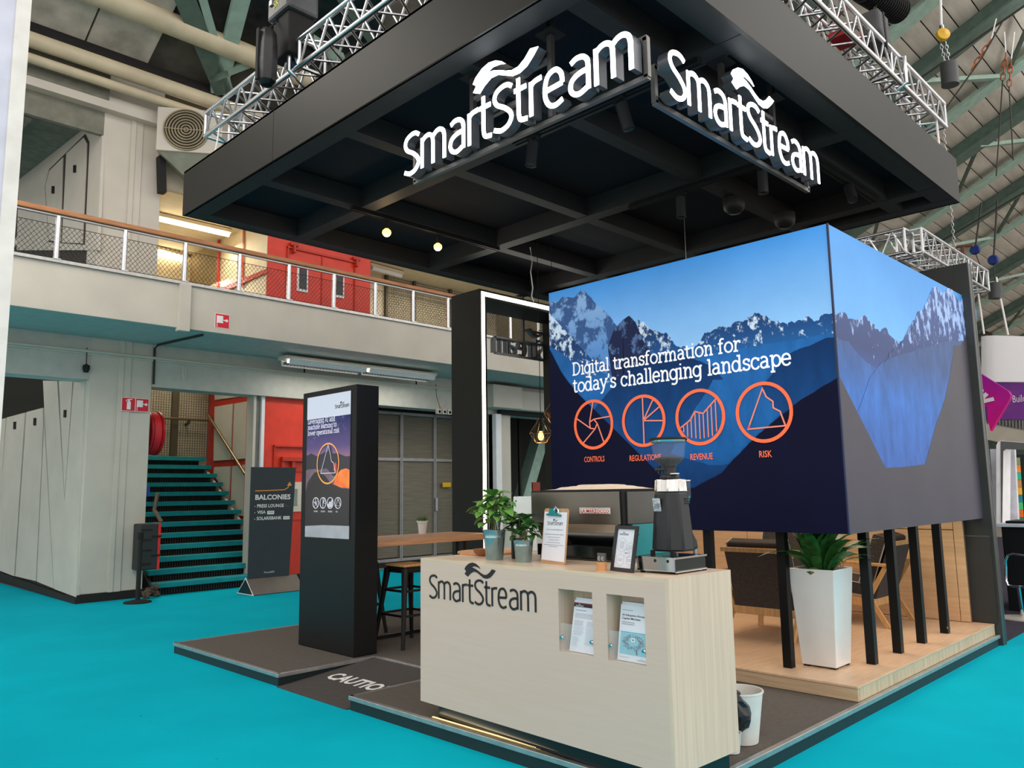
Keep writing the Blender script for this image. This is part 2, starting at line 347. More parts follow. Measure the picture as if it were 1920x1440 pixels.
# balcony slab, fascia, beam
bz = 3.867
sl = thing('balcony', None, None, (9, 12, bz)); struct(sl)
MB().box(-6, 26, 11.16, 12.9, bz, 4.47).box(3.8, 4.7, 12.9, 20, bz, 4.47).box(7.1, 26, 12.9, 20, bz, 4.47).box(4.7, 7.1, 17.1, 20, bz, 4.47).build('slab', M('soffit_paint', (178, 182, 176), .6, noise=.04), sl)
MB().box(-6, 4.47, 11.1, 11.16, bz, 4.5).box(4.55, 12.4, 11.1, 11.16, bz, 4.5).box(12.43, 26, 11.1, 11.16, bz, 4.5).build('fascia', cream, sl, bevel=.006)
MB().prism([(4.44, 11.03, bz-.05), (4.6, 11.03, bz-.05), (4.6, 11.03, 4.5), (4.44, 11.03, 4.5)], (0, .12, 0)).build('joint_cover', cream, sl, bevel=.01)
MB().box(-6, 26, 11.06, 11.2, 4.5, 4.54).build('edge_trim', alud, sl)
bl = thing('beam', None, None, (9, 12.8, 3.2)); struct(bl)
MB().box(4.7, 26, 12.62, 13.0, 3.2, bz).box(-6, 3.8, 12.62, 13.0, 3.23, bz).build('beam_body', M('beam_paint', (184, 184, 176), .5, noise=.04), bl)
MB().box(-6, 26, 12.585, 12.625, 3.60, 3.63).build('ledge', cream, bl)
MB().box(7.35, 7.37, 12.6, 12.63, 3.63, bz).box(9.9, 9.92, 12.6, 12.63, 3.63, bz).build('joint', groove, bl)
tag(MB().tube([(-4, 12.55, 3.645), (4.7, 12.55, 3.645), (18, 12.55, 3.645)], .022).build('conduit', cream, None, True), 'long pale conduit running along the beam under the balcony', 'pipe')
tag(MB().tube([(4.9, 11.3, bz-.02), (4.72, 12.5, bz-.02), (4.71, 12.59, bz-.06), (4.715, 12.59, 3.24)], .018).build('drain_cable', groove, None, True), 'dark cable crossing the balcony underside and down beside the pillar', 'cable')
hk = MB().tube([(5.13, 12.58, 3.58), (5.13, 12.5, 3.55), (5.13, 12.5, 3.38), (5.15, 12.5, 3.33), (5.17, 12.5, 3.38), (5.17, 12.5, 3.55)], .012, 6)
tag(hk.build('hook', cream, None, True), 'pale bent hook hanging from the ledge right of the pillar', 'hook')
cm = thing('emergency_lamp', 'small dark fitting hanging on a chain left of the pillar', 'fitting', (3.75, 12.5, 3.2))
a = ony(163, 652, 12.56); c_ = ony(162, 683, 12.56)
MB().tube([a, c_], .008, 6).build('chain', wire, cm); MB().lathe(c_+Vector((0, 0, -.12)), [(.0, 0), (.03, 0), (.05, .05), (.05, .1), (0, .13)], 12).build('fitting_body', rubber, cm, True)
# railing
rl = thing('balcony_railing', 'balcony railing with oak handrail, steel posts and wire mesh', 'railing', (6, 11.1, 4.54))
MB().bar((-1, 11.1, 5.17), (17, 11.1, 5.17), .12, .07).build('handrail', oakrail, rl, bevel=.015)
MB().bar((-1, 11.1, 5.12), (17, 11.1, 5.12), .05, .02).build('handrail_strip', steel, rl)
pst = MB().tube([(0, 0, 0), (0, 0, .58)], .034, 14).add([], []); first = None
for k in range(-3, 16):
    x = 2.864+.826*k
    o = (MB().tube([(x, 11.1, 4.54), (x, 11.1, 5.12)], .034, 14).box(x-.05, x+.05, 11.05, 11.15, 4.54, 4.55).build('post', alu, rl, True) if first is None else share(first, 'post', rl, Matrix.Translation((x-first['_x'], 0, 0))))
    if first is None: first = o; o['_x'] = x
g = MB(); pitch = .062; z0, z1 = 4.56, 5.0; n = int(18/pitch)
for k in range(n+8):
    x = -1+k*pitch
    for sgn in (1, -1):
        a = Vector((x, 11.1, z0)); c_ = Vector((x+sgn*(z1-z0)*.82, 11.1, z1)); g.tube([a, c_], .0032, 3)
g.tube([(-1, 11.1, z0), (17, 11.1, z0)], .004, 4); g.tube([(-1, 11.1, z1), (17, 11.1, z1)], .004, 4)
stuff(g.build('wire_mesh', wire, rl))

# ---------------- staircase between pillar and red wall
st = thing('staircase', 'staircase with teal treads and black grated risers beside the pillar', 'staircase', (5.9, 13, 0))
f0 = f1 = None
for n in range(13):
    z = .19+.174*n; y = 12.55+.267*n
    if f0 is None:
        f0 = MB().box(4.86, 7.0, y, y+.3, z-.075, z).build('tread', treadm, st, bevel=.012)
        f1 = MB().box(4.95, 6.9, y+.1, y+.12, z-.19, z-.055).build('riser', rubber, st)
        gb = MB()
        for i in range(46): gb.box(4.97+i*.042, 4.982+i*.042, y+.07, y+.09, z-.17, z-.07)
        f2 = gb.build('grating', M('grating', (70, 66, 60), .5, .4), st); stuff(f2)
    else:
        T = Matrix.Translation((0, .267*n, .174*n)); share(f0, 'tread', st, T); share(f1, 'riser', st, T); stuff(share(f2, 'grating', st, T))
MB().prism([(4.83, 12.6, 0), (4.83, 12.6, .1), (4.83, 15.75, 2.12), (4.83, 15.82, 1.95), (4.83, 12.9, 0)], (.05, 0, 0)).build('stringer', rubber, st)
MB().prism([(6.92, 12.6, 0), (6.92, 12.6, .1), (6.92, 15.75, 2.12), (6.92, 15.82, 1.95), (6.92, 12.9, 0)], (.05, 0, 0)).build('stringer', cream, st)
MB().box(4.7, 7.6, 12.68, 12.72, 0, .12).build('toe_board', rubber, st)
tw = thing('wall_stair_back', None, None, (6, 17, 2)); struct(tw)
MB().box(4.7, 7.05, 15.86, 15.96, 0, 6.4).build('plaster', creamw, tw)
g = MB()
for i in range(50): x = 4.75+i*.05; g.box(x-.004, x+.004, 15.84, 15.85, 2.3, 4.3)
for i in range(40): z = 2.3+i*.05; g.box(4.7, 7.2, 15.84, 15.85, z-.004, z+.004)
stuff(g.build('wire_grid', M('grid_wire', (112, 106, 90), .6), tw))
a = ony(327, 800, 15.8).x
MB().box(a-.06, a+.06, 15.78, 15.86, 2.3, 4.4).build('mullion', M('bronze', (88, 80, 62), .5, .3), tw)
hr = thing('stair_handrail', 'brass-coloured tube handrail sloping down the panelled stair wall', 'handrail', (6.95, 14, 2))
h0, h1 = onx(388, 775, 6.95), onx(476, 915, 6.95)
brass = M('brass_tube', (140, 122, 94), .3, .8, noise=.05)
MB().tube([h0, h1], .028, 12).build('rail', brass, hr, True)
for t in (.04, .8): c_ = h0.lerp(h1, t); MB().tube([c_, c_+Vector((.1, 0, -.03))], .014, 8).build('bracket', brass, hr, True)
bh = thing('landing_handrail', 'bronze tube handrail across the grid wall on the stair landing', 'handrail', (6, 15.7, 3))
z = ony(330, 785, 15.7).z
MB().tube([(4.75, 15.7, z), (7.0, 15.7, z)], .024, 10).build('rail', brass, bh, True)
MB().tube([(6.6, 15.7, z), (6.6, 15.72, z-.08), (6.6, 15.84, z-.09)], .03, 10).build('bracket', M('bronze', (88, 80, 62)), bh, True)
# panelled stair wall (right)
XS = 7.05
sw = thing('wall_stair', None, None, (XS, 14.5, 0)); struct(sw)
MB().box(XS+.02, XS+.14, 13.4, 17, 0, 3.9).build('backing', redd, sw); MB().box(6.6, 6.72, 13.3, 20, 4.2, 6.45).build('upper_backing', creamw, sw)
MB().prism([onx(x, y, 6.58) for x, y in ((410, 543), (503, 504), (503, 512), (410, 552))], (-.03, 0, 0)).build('red_band', redd, sw); MB().prism([onx(x, y, 6.58) for x, y in ((456, 425), (458.5, 425), (456.5, 540), (454, 540))], (-.01, 0, 0)).build('red_joint', redd, sw); MB().prism([onx(x, y, 6.58) for x, y in ((410, 445), (413, 445), (411, 550), (408, 550))], (-.03, 0, 0)).build('red_joint', redd, sw)
MB().prism([onx(x, y, 6.58) for x, y in ((345, 470), (409, 462), (408, 545), (345, 545))], (-.005, 0, 0)).build('stair_underside', M('dun_board', (150, 132, 96), .7), sw)  # dark beige underside of the upper stair, as a thin sheet
def sp(pts, name='wall_panel', mat=cream, t=-.02): MB().prism([onx(x, y, XS+.02) for x, y in pts], (t, 0, 0)).build(name, mat, sw)
sp([(404, 763), (438, 757), (434, 862), (402, 864)]); sp([(441, 757), (490, 748), (489, 857), (437, 862)])
sp([(404, 738), (470, 735), (470, 741), (404, 750)]); sp([(403, 876), (434, 874), (430, 940), (412, 905), (402, 890)])
sp([(437, 874), (489, 868), (489, 980), (470, 968), (433, 966)])
# red wall block, both storeys
rw = thing('wall_red', None, None, (7.8, 12.8, 0)); struct(rw)
MB().box(6.66, 9.0, 12.75, 13.38, 0, 3.2).build('lower_wall', red, rw)
for z in (1.05, 1.9, 2.3):
    MB().box(7.0, 8.9, 12.735, 12.75, z, z+.02).build('joint', redd, rw)
MB().box(6.86, 6.9, 12.72, 12.75, .1, 2.35).box(6.86, 8.9, 12.70, 12.75, 2.33, 2.37).build('door_frame', redd, rw, bevel=.005)
MB().box(7.0, 7.5, 12.66, 12.75, 2.08, 2.16).box(7.0, 7.06, 12.68, 12.75, 1.9, 2.1).box(7.2, 7.26, 12.68, 12.75, 1.95, 2.1).build('door_closer', redd, rw, bevel=.006)
MB().box(7.02, 7.42, 12.73, 12.75, 1.2, 1.72).build('notice', M('notice_cream', (216, 206, 188), .6), rw)
MB().box(7.1, 7.34, 12.725, 12.735, 1.3, 1.6).build('notice_print', M('notice_grey', (140, 146, 140), .6), rw)
MB().box(6.45, 6.5, 12.7, 12.95, 0, 3.2).box(6.5, 6.6, 12.75, 12.95, 0, 3.2, 1).box(6.6, 6.66, 12.7, 12.95, 0, 3.2, 2).build('corner_post', [cream, M('post_grey', (120, 120, 116), .5), white], rw, bevel=.004)
MB().box(6.6, 8.8, 12.66, 13.3, 4.47, 6.6).build('upper_wall', red, rw)
MB().box(6.585, 6.6, 12.66, 13.3, 4.47, 6.45).build('cream_side_board', creamw, rw)
MB().box(6.98, 7.01, 12.63, 12.67, 4.47, 5.95).box(8.42, 8.45, 12.63, 12.67, 4.47, 5.95).box(6.98, 8.45, 12.62, 12.67, 5.93, 5.97).box(7.7, 7.715, 12.64, 12.67, 4.47, 5.93).build('double_door_frame', redd, rw)
for x, y in ((568.5, 520), (637, 532)):
    a = ony(x, y, 12.62)
    MB().box(a.x-.11, a.x+.11, 12.63, 12.67, a.z-.27, a.z+.27).build('vision_panel_frame', white, rw, bevel=.004)
    MB().box(a.x-.075, a.x+.075, 12.62, 12.65, a.z-.22, a.z+.22).build('vision_panel_glass', M('dark_pane', (34, 36, 36), .1, noise=.3, scale=14), rw)
for x in (7.02, 8.36): MB().box(x, x+.16, 12.58, 12.66, 5.98, 6.04).box(x+.05, x+.1, 12.56, 12.66, 5.85, 6.0).build('overhead_closer', redd, rw, bevel=.01)
# upstairs ceiling, lintel, back wall
struct(MB().box(3.8, 26, 12.7, 20, 6.45, 6.6).build('ceiling_upper', creamw))
struct(MB().box(4.7, 26, 12.62, 12.72, 6.45, 6.95).build('trim_1', M('lintel', (176, 168, 150), .6)))
struct(MB().box(3.9, 26, 20, 20.1, 4.4, 6.5).build('wall_upper_back', creamw))
t = thing('partition', 'pale panelled partition with bronze mullions on the upper floor', 'partition', (11, 14.5, 4.47))
MB().box(8.9, 14, 14.5, 14.55, 4.47, 6.45).build('panel', creamw, t)
for px in (725, 777, 845): x = ony(px, 560, 14.45).x; MB().box(x-.035, x+.035, 14.42, 14.5, 4.47, 6.45).build('mullion', M('bronze', (88, 80, 62)), t)
g = MB()
for i in range(70): x = 10.6+i*.05; g.box(x-.004, x+.004, 14.47, 14.48, 4.47, 6.45)
for i in range(36): z = 4.5+i*.055; g.box(10.6, 14, 14.47, 14.48, z-.004, z+.004)
stuff(g.build('wire_grid', M('grid_wire', (112, 106, 90)), t))
area('tube_glow', (5.8, 13.9, 6.2), 1.3, 26, col=(1, .86, .62), sy=.2); area('tube_glow', (6, 17, 6.2), 2, 45, col=(1, .86, .62), sy=2)
area('tube_glow', (11.5, 13.6, 6.2), 2, 30, col=(1, .9, .7), sy=.5)
area('stair_fill', (5.9, 14.9, 5.6), 1.5, 60, col=(1, .93, .8), sy=1.5); MB  # last one is a fill added for the dark stairwell, no fitting there
def tubelamp(label, a, b_, r=.03, mat=tube_w, house=creamw):
    a, b_ = Vector(a), Vector(b_); t = thing('tube_light', label, 'lamp', tuple((a+b_)/2))
    MB().tube([a, b_], r, 10).build('tube', mat, t, True)
    MB().bar(a+Vector((-.05, .02, .07)), b_+Vector((.05, .02, .07)), .12, .07).build('housing', house, t, bevel=.01); return t
tubelamp('glowing tube light on the upper ceiling right of the pillar', (5.1, 13.78, 6.33), (6.4, 13.78, 6.33), .045)
tubelamp('second glowing tube light seen lower through the railing mesh', onz(296, 472, 6.33), onz(346, 485, 6.33), .06)
tubelamp('dim tube light on the upper ceiling right of the red doors', onz(697, 502, 6.33), onz(752, 517, 6.33), .05, white)
tubelamp('tube light seen through the mesh right of the red doors', onz(708, 560, 6.33), onz(790, 582, 6.33), .07)
# twin fluorescent fitting under the balcony
t = thing('fluorescent_fitting', 'long twin louvred fluorescent fitting under the balcony', 'lamp', (8.2, 12.0, 3.7))
A = ony(530, 672, 12.0); B_ = ony(812, 706, 12.0); A.z = B_.z = 3.71
MB().bar(A+Vector((0, .02, .08)), B_+Vector((0, .02, .08)), .3, .06).build('housing', cream, t, bevel=.01)
L_ = B_.x-A.x
for x0 in (A.x+.05, A.x+L_/2+.03):
    x1 = x0+L_/2-.1
    MB().bar((x0, 11.93, 3.72), (x1, 11.93, 3.72), .03, .045).build('tube', tube_c, t)
    MB().prism([(x0, 11.83, 3.76), (x0, 11.87, 3.67), (x0, 11.88, 3.67), (x0, 11.85, 3.76)], (x1-x0, 0, 0)).prism([(x0, 12.15, 3.76), (x0, 12.12, 3.66), (x0, 12.11, 3.66), (x0, 12.13, 3.76)], (x1-x0, 0, 0)).build('reflector', white, t)
    g = MB()
    for i in range(24): x = x0+(x1-x0)*(i+.5)/24; g.box(x-.006, x+.006, 11.87, 12.11, 3.68, 3.73)
    stuff(g.build('louvre', steel, t))
area('fitting_glow', (8.2, 12.0, 3.62), 3, 24, col=(1, .96, .86), sy=.25)
# fire signs
def firesign(label, fr, w, h, kind):
    t = thing('fire_sign', label, 'sign', tuple(fr(w/2, 0, 0)))
    MB().prism([fr(0, 0), fr(w, 0), fr(w, h), fr(0, h)], fr(0, 0, .006)-fr(0, 0, 0)).build('plate', signw, t)
    MB().prism([fr(w*.03, h*.03, .006), fr(w*.97, h*.03, .006), fr(w*.97, h*.97, .006), fr(w*.03, h*.97, .006)], fr(0, 0, .002)-fr(0, 0, 0)).build('red_field', signr, t)
    d = fr(0, 0, .002)-fr(0, 0, 0); P = lambda pts: [fr(x*w, y*h, .008) for x, y in pts]
    m_ = MB()
    if kind == 'hose':
        m_.prism(P([(.1, .3), (.18, .3), (.18, .35), (.55, .35), (.55, .45), (.5, .5), (.55, .56), (.55, .85), (.1, .85)]), d).prism(P([(.5, .52), (.74, .52), (.74, .6), (.5, .6)]), d)
        m_.prism([fr(w*(.8+.1*math.cos(q)), h*(.56+.1*math.sin(q)), .008) for q in [i*PI/7 for i in range(14)]], d)
        for i in range(3): m_.prism(P([(.1, .08+.07*i), (.17, .08+.07*i), (.17, .12+.07*i), (.1, .12+.07*i)]), d)
    else:
        m_.prism(P([(.38, .12), (.66, .12), (.66, .66), (.6, .74), (.44, .74), (.38, .66)]), d).prism(P([(.46, .74), (.58, .74), (.58, .82), (.78, .86), (.76, .9), (.5, .9), (.34, .84), (.3, .7), (.34, .7), (.4, .8), (.46, .82)]), d)
    m_.build('pictogram', signw, t); return t
F1 = frame((4.255, 12.584, 2.795), (1, 0, 0), (0, 0, 1), (0, -1, 0)); F2 = frame((4.455, 12.584, 2.795), (1, 0, 0), (0, 0, 1), (0, -1, 0))
firesign('red fire extinguisher sign on the pillar', F1, .2, .205, 'ext'); firesign('red fire hose sign on the pillar beside the extinguisher sign', F2, .2, .205, 'hose')
firesign('red fire hose sign on the balcony front', frame((4.99, 11.1, 3.945), (1, 0, 0), (0, 0, 1), (0, -1, 0)), .22, .215, 'hose')
# hose reel
t = thing('hose_reel', 'red fire hose reel beside the pillar above the stairs', 'hose reel', (4.83, 12.95, 2.4))
MB().lathe((4.74, 12.95, 2.5), [(.05, 0), (.35, 0), (.35, .03), (.3, .05), (.3, .15), (.35, .17), (.35, .2), (.05, .2), (0, .2)], 40, axis=(1, 0, 0)).build('drum', M('reel_red', (170, 16, 28), .4), t, True)
MB().tube([Vector((4.8+.02*i, 12.95, 2.5))+Vector((0, math.cos(a), math.sin(a)))*.325 for i in range(5) for a in [k*PI/14 for k in range(28)]], .018, 6).build('hose', M('hose_red', (196, 30, 40), .5), t, True)
tag(MB().tube([(4.8, 12.45, 1.55), (4.78, 12.5, 1.3), (4.86, 12.42, 1.12)], .03, 10).build('pipe_stub', M('worn_bronze', (104, 88, 74), .5, .4), None, True), 'worn metal pipe standing beside the pillar above the black case', 'pipe')
tag(MB().box(4.72, 4.78, 12.7, 12.85, 1.5, 1.66).build('blue_box', M('blue_box', (20, 70, 160), .5), bevel=.01), 'small blue box on the pillar side by the stairs', 'box')
# shutter wall (behind the bar table)
t = thing('screen_wall', None, None, (10.5, 13.5, 0)); struct(t)
shm = M('louvred_brown', (116, 108, 94), .75, noise=.12, scale=8, stretch=(.3, 1, 12))
xs = [8.9, 9.35, 10.21, 11.12, 12.0, 12.6]; zs = [.15, 2.2, 3.16]
fr_ = M('frame_grey', (150, 150, 150), .45, .3)
for i in range(5):
    for j in range(2): MB().box(xs[i]+.035, xs[i+1]-.035, 13.53, 13.56, zs[j]+.03, zs[j+1]-.03).build('screen_panel', shm, t)
for x in xs: MB().box(x-.035, x+.035, 13.48, 13.56, .12, 3.2).box(x-.008, x+.008, 13.475, 13.482, .12, 3.2, 1).build('mullion', [fr_, M('post_grey', (120, 120, 116))], t)
for z in (.13, 2.2, 3.17): MB().box(8.9, 12.6, 13.485, 13.56, z-.03, z+.03).build('rail', fr_, t)
MB().box(8.9, 12.6, 13.6, 13.7, 0, 3.9).build('backing', groove, t); MB().box(8.9, 12.6, 13.5, 13.6, 0, .13).build('plinth', rubber, t)
a = ony(817, 946, 13.46); MB().box(a.x-.02, a.x+.05, 13.44, 13.48, a.z-.14, a.z+.14).build('lock', steel, t, bevel=.005)
a = ony(836, 909, 13.46); tag(MB().box(a.x-.1, a.x+.13, 13.44, 13.46, a.z-.05, a.z+.05).build('yellow_sign', M('yellow', (226, 178, 20), .5)), 'small yellow sign on the brown screen wall', 'sign')
c_ = ony(830, 773, 12.6); t = thing('socket_row', 'row of grey sockets under the beam left of the black arch', 'socket', tuple(c_))
for i in range(3): MB().box(c_.x-.2+i*.14, c_.x-.09+i*.14, 12.52, 12.6, c_.z-.05, c_.z+.06).build('socket', cream, t, bevel=.01); MB().lathe((c_.x-.145+i*.14, 12.52, c_.z), [(0, 0), (.03, 0)], 12, axis=(0, -1, 0)).build('socket_hole', rubber, t)
a = ony(817, 720, 12.55); MB().tube([a, a+Vector((.02, 0, -.25)), c_+Vector((-.1, -.05, .05))], .006, 5).build('lead', wire, t)
# dark bay seen through the arch
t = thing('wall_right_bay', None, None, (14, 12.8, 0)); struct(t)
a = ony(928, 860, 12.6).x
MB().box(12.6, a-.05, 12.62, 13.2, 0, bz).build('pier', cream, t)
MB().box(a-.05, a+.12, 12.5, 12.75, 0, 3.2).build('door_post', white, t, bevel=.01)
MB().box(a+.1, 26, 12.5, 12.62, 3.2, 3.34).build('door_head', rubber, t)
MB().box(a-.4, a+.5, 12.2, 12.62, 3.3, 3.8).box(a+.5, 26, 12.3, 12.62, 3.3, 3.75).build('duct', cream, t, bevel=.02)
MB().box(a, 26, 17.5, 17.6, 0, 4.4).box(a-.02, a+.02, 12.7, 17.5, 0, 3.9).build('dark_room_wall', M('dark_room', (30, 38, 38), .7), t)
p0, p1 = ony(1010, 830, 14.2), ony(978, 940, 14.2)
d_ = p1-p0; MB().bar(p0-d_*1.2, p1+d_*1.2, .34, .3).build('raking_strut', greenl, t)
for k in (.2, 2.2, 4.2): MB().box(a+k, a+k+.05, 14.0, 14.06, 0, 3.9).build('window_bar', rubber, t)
c_ = ony(1006, 915, 13.4); tag(MB().box(c_.x-.13, c_.x+.13, 13.4, 13.44, c_.z-.4, c_.z+.14).build('red_cabinet', M('dull_red', (150, 60, 44), .6)), 'dull red cabinet deep in the dark bay behind the arch', 'cabinet')

# ================================================================ roof
rz = lambda y: 8.0+.467*(13-y)
rf = thing('ceiling', None, None, (15, 5, 12)); struct(rf)
MB().prism([(-8, 13.2, rz(13.2)+.12), (-8, -3, rz(-3)+.12), (-8, -3, rz(-3)+.3), (-8, 13.2, rz(13.2)+.3)], (66, 0, 0)).build('roof_deck', concd, rf)
struct(MB().box(58, 58.2, -12, 20, 0, 17).build('wall_far', M('far_wall', (150, 154, 150), .8, noise=.1)))
ts = (1/math.hypot(1, .467)); dirY = Vector((0, -ts, .467*ts)); nr = Vector((0, .467*ts, ts))
RX = [9.4, 14.4, 19.3, 24.4, 29.3, 35.9, 42.0, 48.5, 56]
base = None
for bi in range(len(RX)-1):
    if RX[bi] < 14: continue
    x0, x1 = RX[bi], RX[bi+1]
    for k in range(22):
        y = 10.4-k*.43; c_ = Vector(((x0+x1)/2, y, rz(y)))
        if base is None:
            base = MB().obox(c_, (.5, 0, 0), dirY*(.215/ts-.012), nr*.05).build('roof_slab', concrete, rf); bc = c_.copy()
            base.matrix_local = Matrix.Translation(Vector(rf['_w'])*0)
            bl_ = base.data; off = c_-Vector(rf['_w'])
            for v in bl_.vertices: v.co -= off
            base.location = off; base.scale = (x1-x0-.04, 1, 1)
        else:
            o = bpy.data.objects.new('roof_slab', bl_); COL.objects.link(o); o.parent = rf; o.location = c_-Vector(rf['_w']); o.scale = (x1-x0-.04, 1, 1)
for k in range(6):      # wider slabs over the balcony side
    x = -1.2+k*.92
    MB().prism([(x, 12.95, rz(12.95)-.02), (x+.89, 12.95, rz(12.95)-.02), (x+.89, 10.3, rz(10.3)-.02), (x, 10.3, rz(10.3)-.02)], (0, 0, .1)).build('roof_slab', concrete, rf)
for x in (14.4, 19.3, 24.4, 29.3, 35.9, 42.0, 48.5):
    a, c_ = Vector((x, 12.9, rz(12.9)-.3)), Vector((x, -2, rz(-2)-.3))
    MB().bar(a, c_, .08, .42).bar(a-Vector((0, 0, .22)), c_-Vector((0, 0, .22)), .5, .05).build('rafter', green, rf)
    xl = x+2.9
    a, c_ = Vector((xl, 12.9, rz(12.9)-.32)), Vector((xl, -2, rz(-2)-.32))
    MB().bar(a, c_, .46, .09).build('roof_tie', greenl, rf)
    for k, y in enumerate((8.4, 5.6, 2.8)):
        p0, p1 = Vector((x, y, rz(y)-.5)), Vector((xl, y-1.2, rz(y-1.2)-.3)); MB().bar(p0, p1, .16, .1).build('roof_brace', greenl, rf)
        MB().bar(p0, Vector((xl, y+1.5, rz(y+1.5)-.3)), .08, .08).build('roof_brace', green, rf)
# steel struts and pipes over the balcony
def pipe_x(name, label, y, z, r, x0=-3, x1=12): return tag(MB().tube([(x0, y, z), (x1, y, z)], r, 18).build(name, pipe, None, True), label, 'pipe')
pipe_x('cream_pipe', 'thick cream pipe running just above the fan unit', 12.2, 7.97, .115); pipe_x('cream_pipe', 'thinner cream pipe directly under the thick one by the wall top', 12.25, 7.72, .07)
pipe_x('cream_pipe', 'large cream pipe crossing the upper left corner behind the hoist', 11.5, 8.62, .17); pipe_x('cream_pipe', 'large cream pipe highest near the hoist motor', 11.2, 9.25, .16)
struct(MB().box(-6, 26, 12.3, 12.75, 8.16, 8.3).build('trim_2', rubber)); struct(MB().box(-6, 26, 12.45, 12.7, 7.42, 7.62).build('trim_3', cream))
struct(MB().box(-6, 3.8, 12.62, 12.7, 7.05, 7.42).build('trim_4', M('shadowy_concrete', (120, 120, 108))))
def onroof(x, y, off=-.1): dd = ray(x, y); t_ = (8.0+.467*13+off-1.5)/(dd.z+.467*dd.y); return EYE+dd*t_
for (x0, y0, x1, y1, w_, mt) in ((340, -20, 420, 172, .3, green), (378, -10, 430, 168, .12, greenl), (462, -40, 408, 172, .24, greenl), (395, 145, 480, 112, .12, greenl), (560, 60, 640, 110, .16, greenl), (620, -30, 700, 80, .12, green)):
    struct(MB().bar(onroof(x0, y0), onroof(x1, y1), w_, .12, up=(0, .467, 1)).build('roof_strut', mt))
sf = MB().prism([onroof(x, y, -.03) for x, y in ((380, -40), (720, -60), (720, 60), (600, 130), (480, 120), (425, 150))], (0, 0, .02)).build('dark_sheeting', M('black_plastic', (22, 22, 23), .3, noise=.5, scale=5, bump=1.0)); tag(sf, 'crumpled black plastic sheeting behind the hoist in the roof corner', 'sheeting')  # the same dark sheet also fills the unlit void beyond the slabs
# fan unit
yaw = math.radians(-32.9); u = Vector((math.cos(yaw), math.sin(yaw), 0)); nn = Vector((math.sin(yaw), -math.cos(yaw), 0)); vz = Vector((0, 0, 1))
c0 = ony(349, 243, 12.0); F = frame(c0, u, vz, nn)
t = thing('fan_unit', 'square cream ventilation unit with round ringed grille beside the pillar top', 'ventilator', tuple(c0))
W_ = .44; H_ = .36
MB().prism([F(-W_, -H_, -.02), F(W_+.1, -H_, -.02), F(W_+.1, H_, -.02), F(-W_, H_, -.02)], F(0, 0, -.5)-F(0, 0, 0)).build('casing', cream, t, bevel=.01)
ring = [(.33*math.cos(a), .33*math.sin(a)) for a in [i*PI/24 for i in range(48)]]
MB().prism([F(x, y, -.02) for x, y in ring], F(0, 0, .004)-F(0, 0, 0)).build('dark_opening', M('fan_dark', (58, 52, 42), .8), t)
for r in (.03, .075, .12, .165, .21, .255, .30, .335): MB().tube([F(r*math.cos(a), r*math.sin(a), 0) for a in [i*PI/20 for i in range(40)]], .012, 6, closed=True).build('grille_ring', M('grille', (150, 138, 112), .4), t, True)
MB().bar(F(-.34, 0, .01), F(.34, 0, .01), .012).build('grille_bar', M('grille', (150, 138, 112)), t)
MB().prism([F(-W_+.03, -H_, -.06), F(W_, -H_, -.06), F(W_-.1, -H_-.42, -.3), F(-.1, -H_-.25, -.3)], F(0, 0, -.4)-F(0, 0, 0)).build('duct_hood', M('hood', (140, 146, 132), .5), t)
MB().bar(F(-W_+.02, -H_+.0, -.3), F(-W_+.06, -H_-.6, -.3), .14, .1).build('support', rubber, t)
# ================================================================ exhibition deck
dk = M('deck_carpet', (92, 86, 80), .95, noise=.06, scale=40, bump=.2)
skirt = M('deck_skirt', (26, 40, 42), .45, noise=.05)
D = thing('exhibition_deck', 'raised charcoal carpeted deck with aluminium edging under the stand', 'platform', (6, 5, 0))
X1, X2, Y1, Y2, ZD = 3.27, 8.655, 2.2, 7.94, .097
MB().box(X1+.03, X2, Y1+.03, 4.9, .02, ZD-.004).box(4.21, X2, 4.9, 5.93, .02, ZD-.004).box(X1+.03, X2, 5.93, Y2-.03, .02, ZD-.004).build('carpet_top', dk, D)
def edge(a, c_):
    a, c_ = Vector(a), Vector(c_); MB().bar(a+Vector((0, 0, -.013)), c_+Vector((0, 0, -.013)), .034, .03).build('edge_profile', alud, D, bevel=.003)
for a, c_ in (((X1+.015, Y1, ZD), (X1+.015, 4.92, ZD)), ((X1+.015, 5.91, ZD), (X1+.015, Y2, ZD)), ((X1, Y1+.015, ZD), (X2, Y1+.015, ZD)), ((X1, Y2-.015, ZD), (X2, Y2-.015, ZD)), ((X1, 4.905, ZD), (4.2, 4.905, ZD)), ((X1, 5.925, ZD), (4.2, 5.925, ZD)), ((4.2, 4.9, ZD), (4.2, 5.93, ZD))): edge(a, c_)
MB().box(X1+.01, X1+.03, Y1+.01, 4.9, 0, ZD-.02).box(X1+.01, X1+.03, 5.93, Y2-.01, 0, ZD-.02).box(X1+.01, X2, Y1+.01, Y1+.03, 0, ZD-.02).box(X1+.01, X2, Y2-.03, Y2-.01, 0, ZD-.02).box(X1+.01, 4.2, 4.9, 4.91, 0, ZD-.02).box(X1+.01, 4.2, 5.92, 5.93, 0, ZD-.02).build('skirt', skirt, D)
rp = thing('access_ramp', 'dark access ramp with white CAUTION lettering let into the deck edge', 'ramp', (3.7, 5.4, 0))
MB().prism([(X1-.01, 4.93, 0), (4.18, 4.93, 0), (4.18, 4.93, ZD-.012), (X1-.01, 4.93, .006)], (0, .975, 0)).build('ramp_mat', M('ramp_rubber', (72, 68, 66), .85, noise=.05, scale=30), rp)
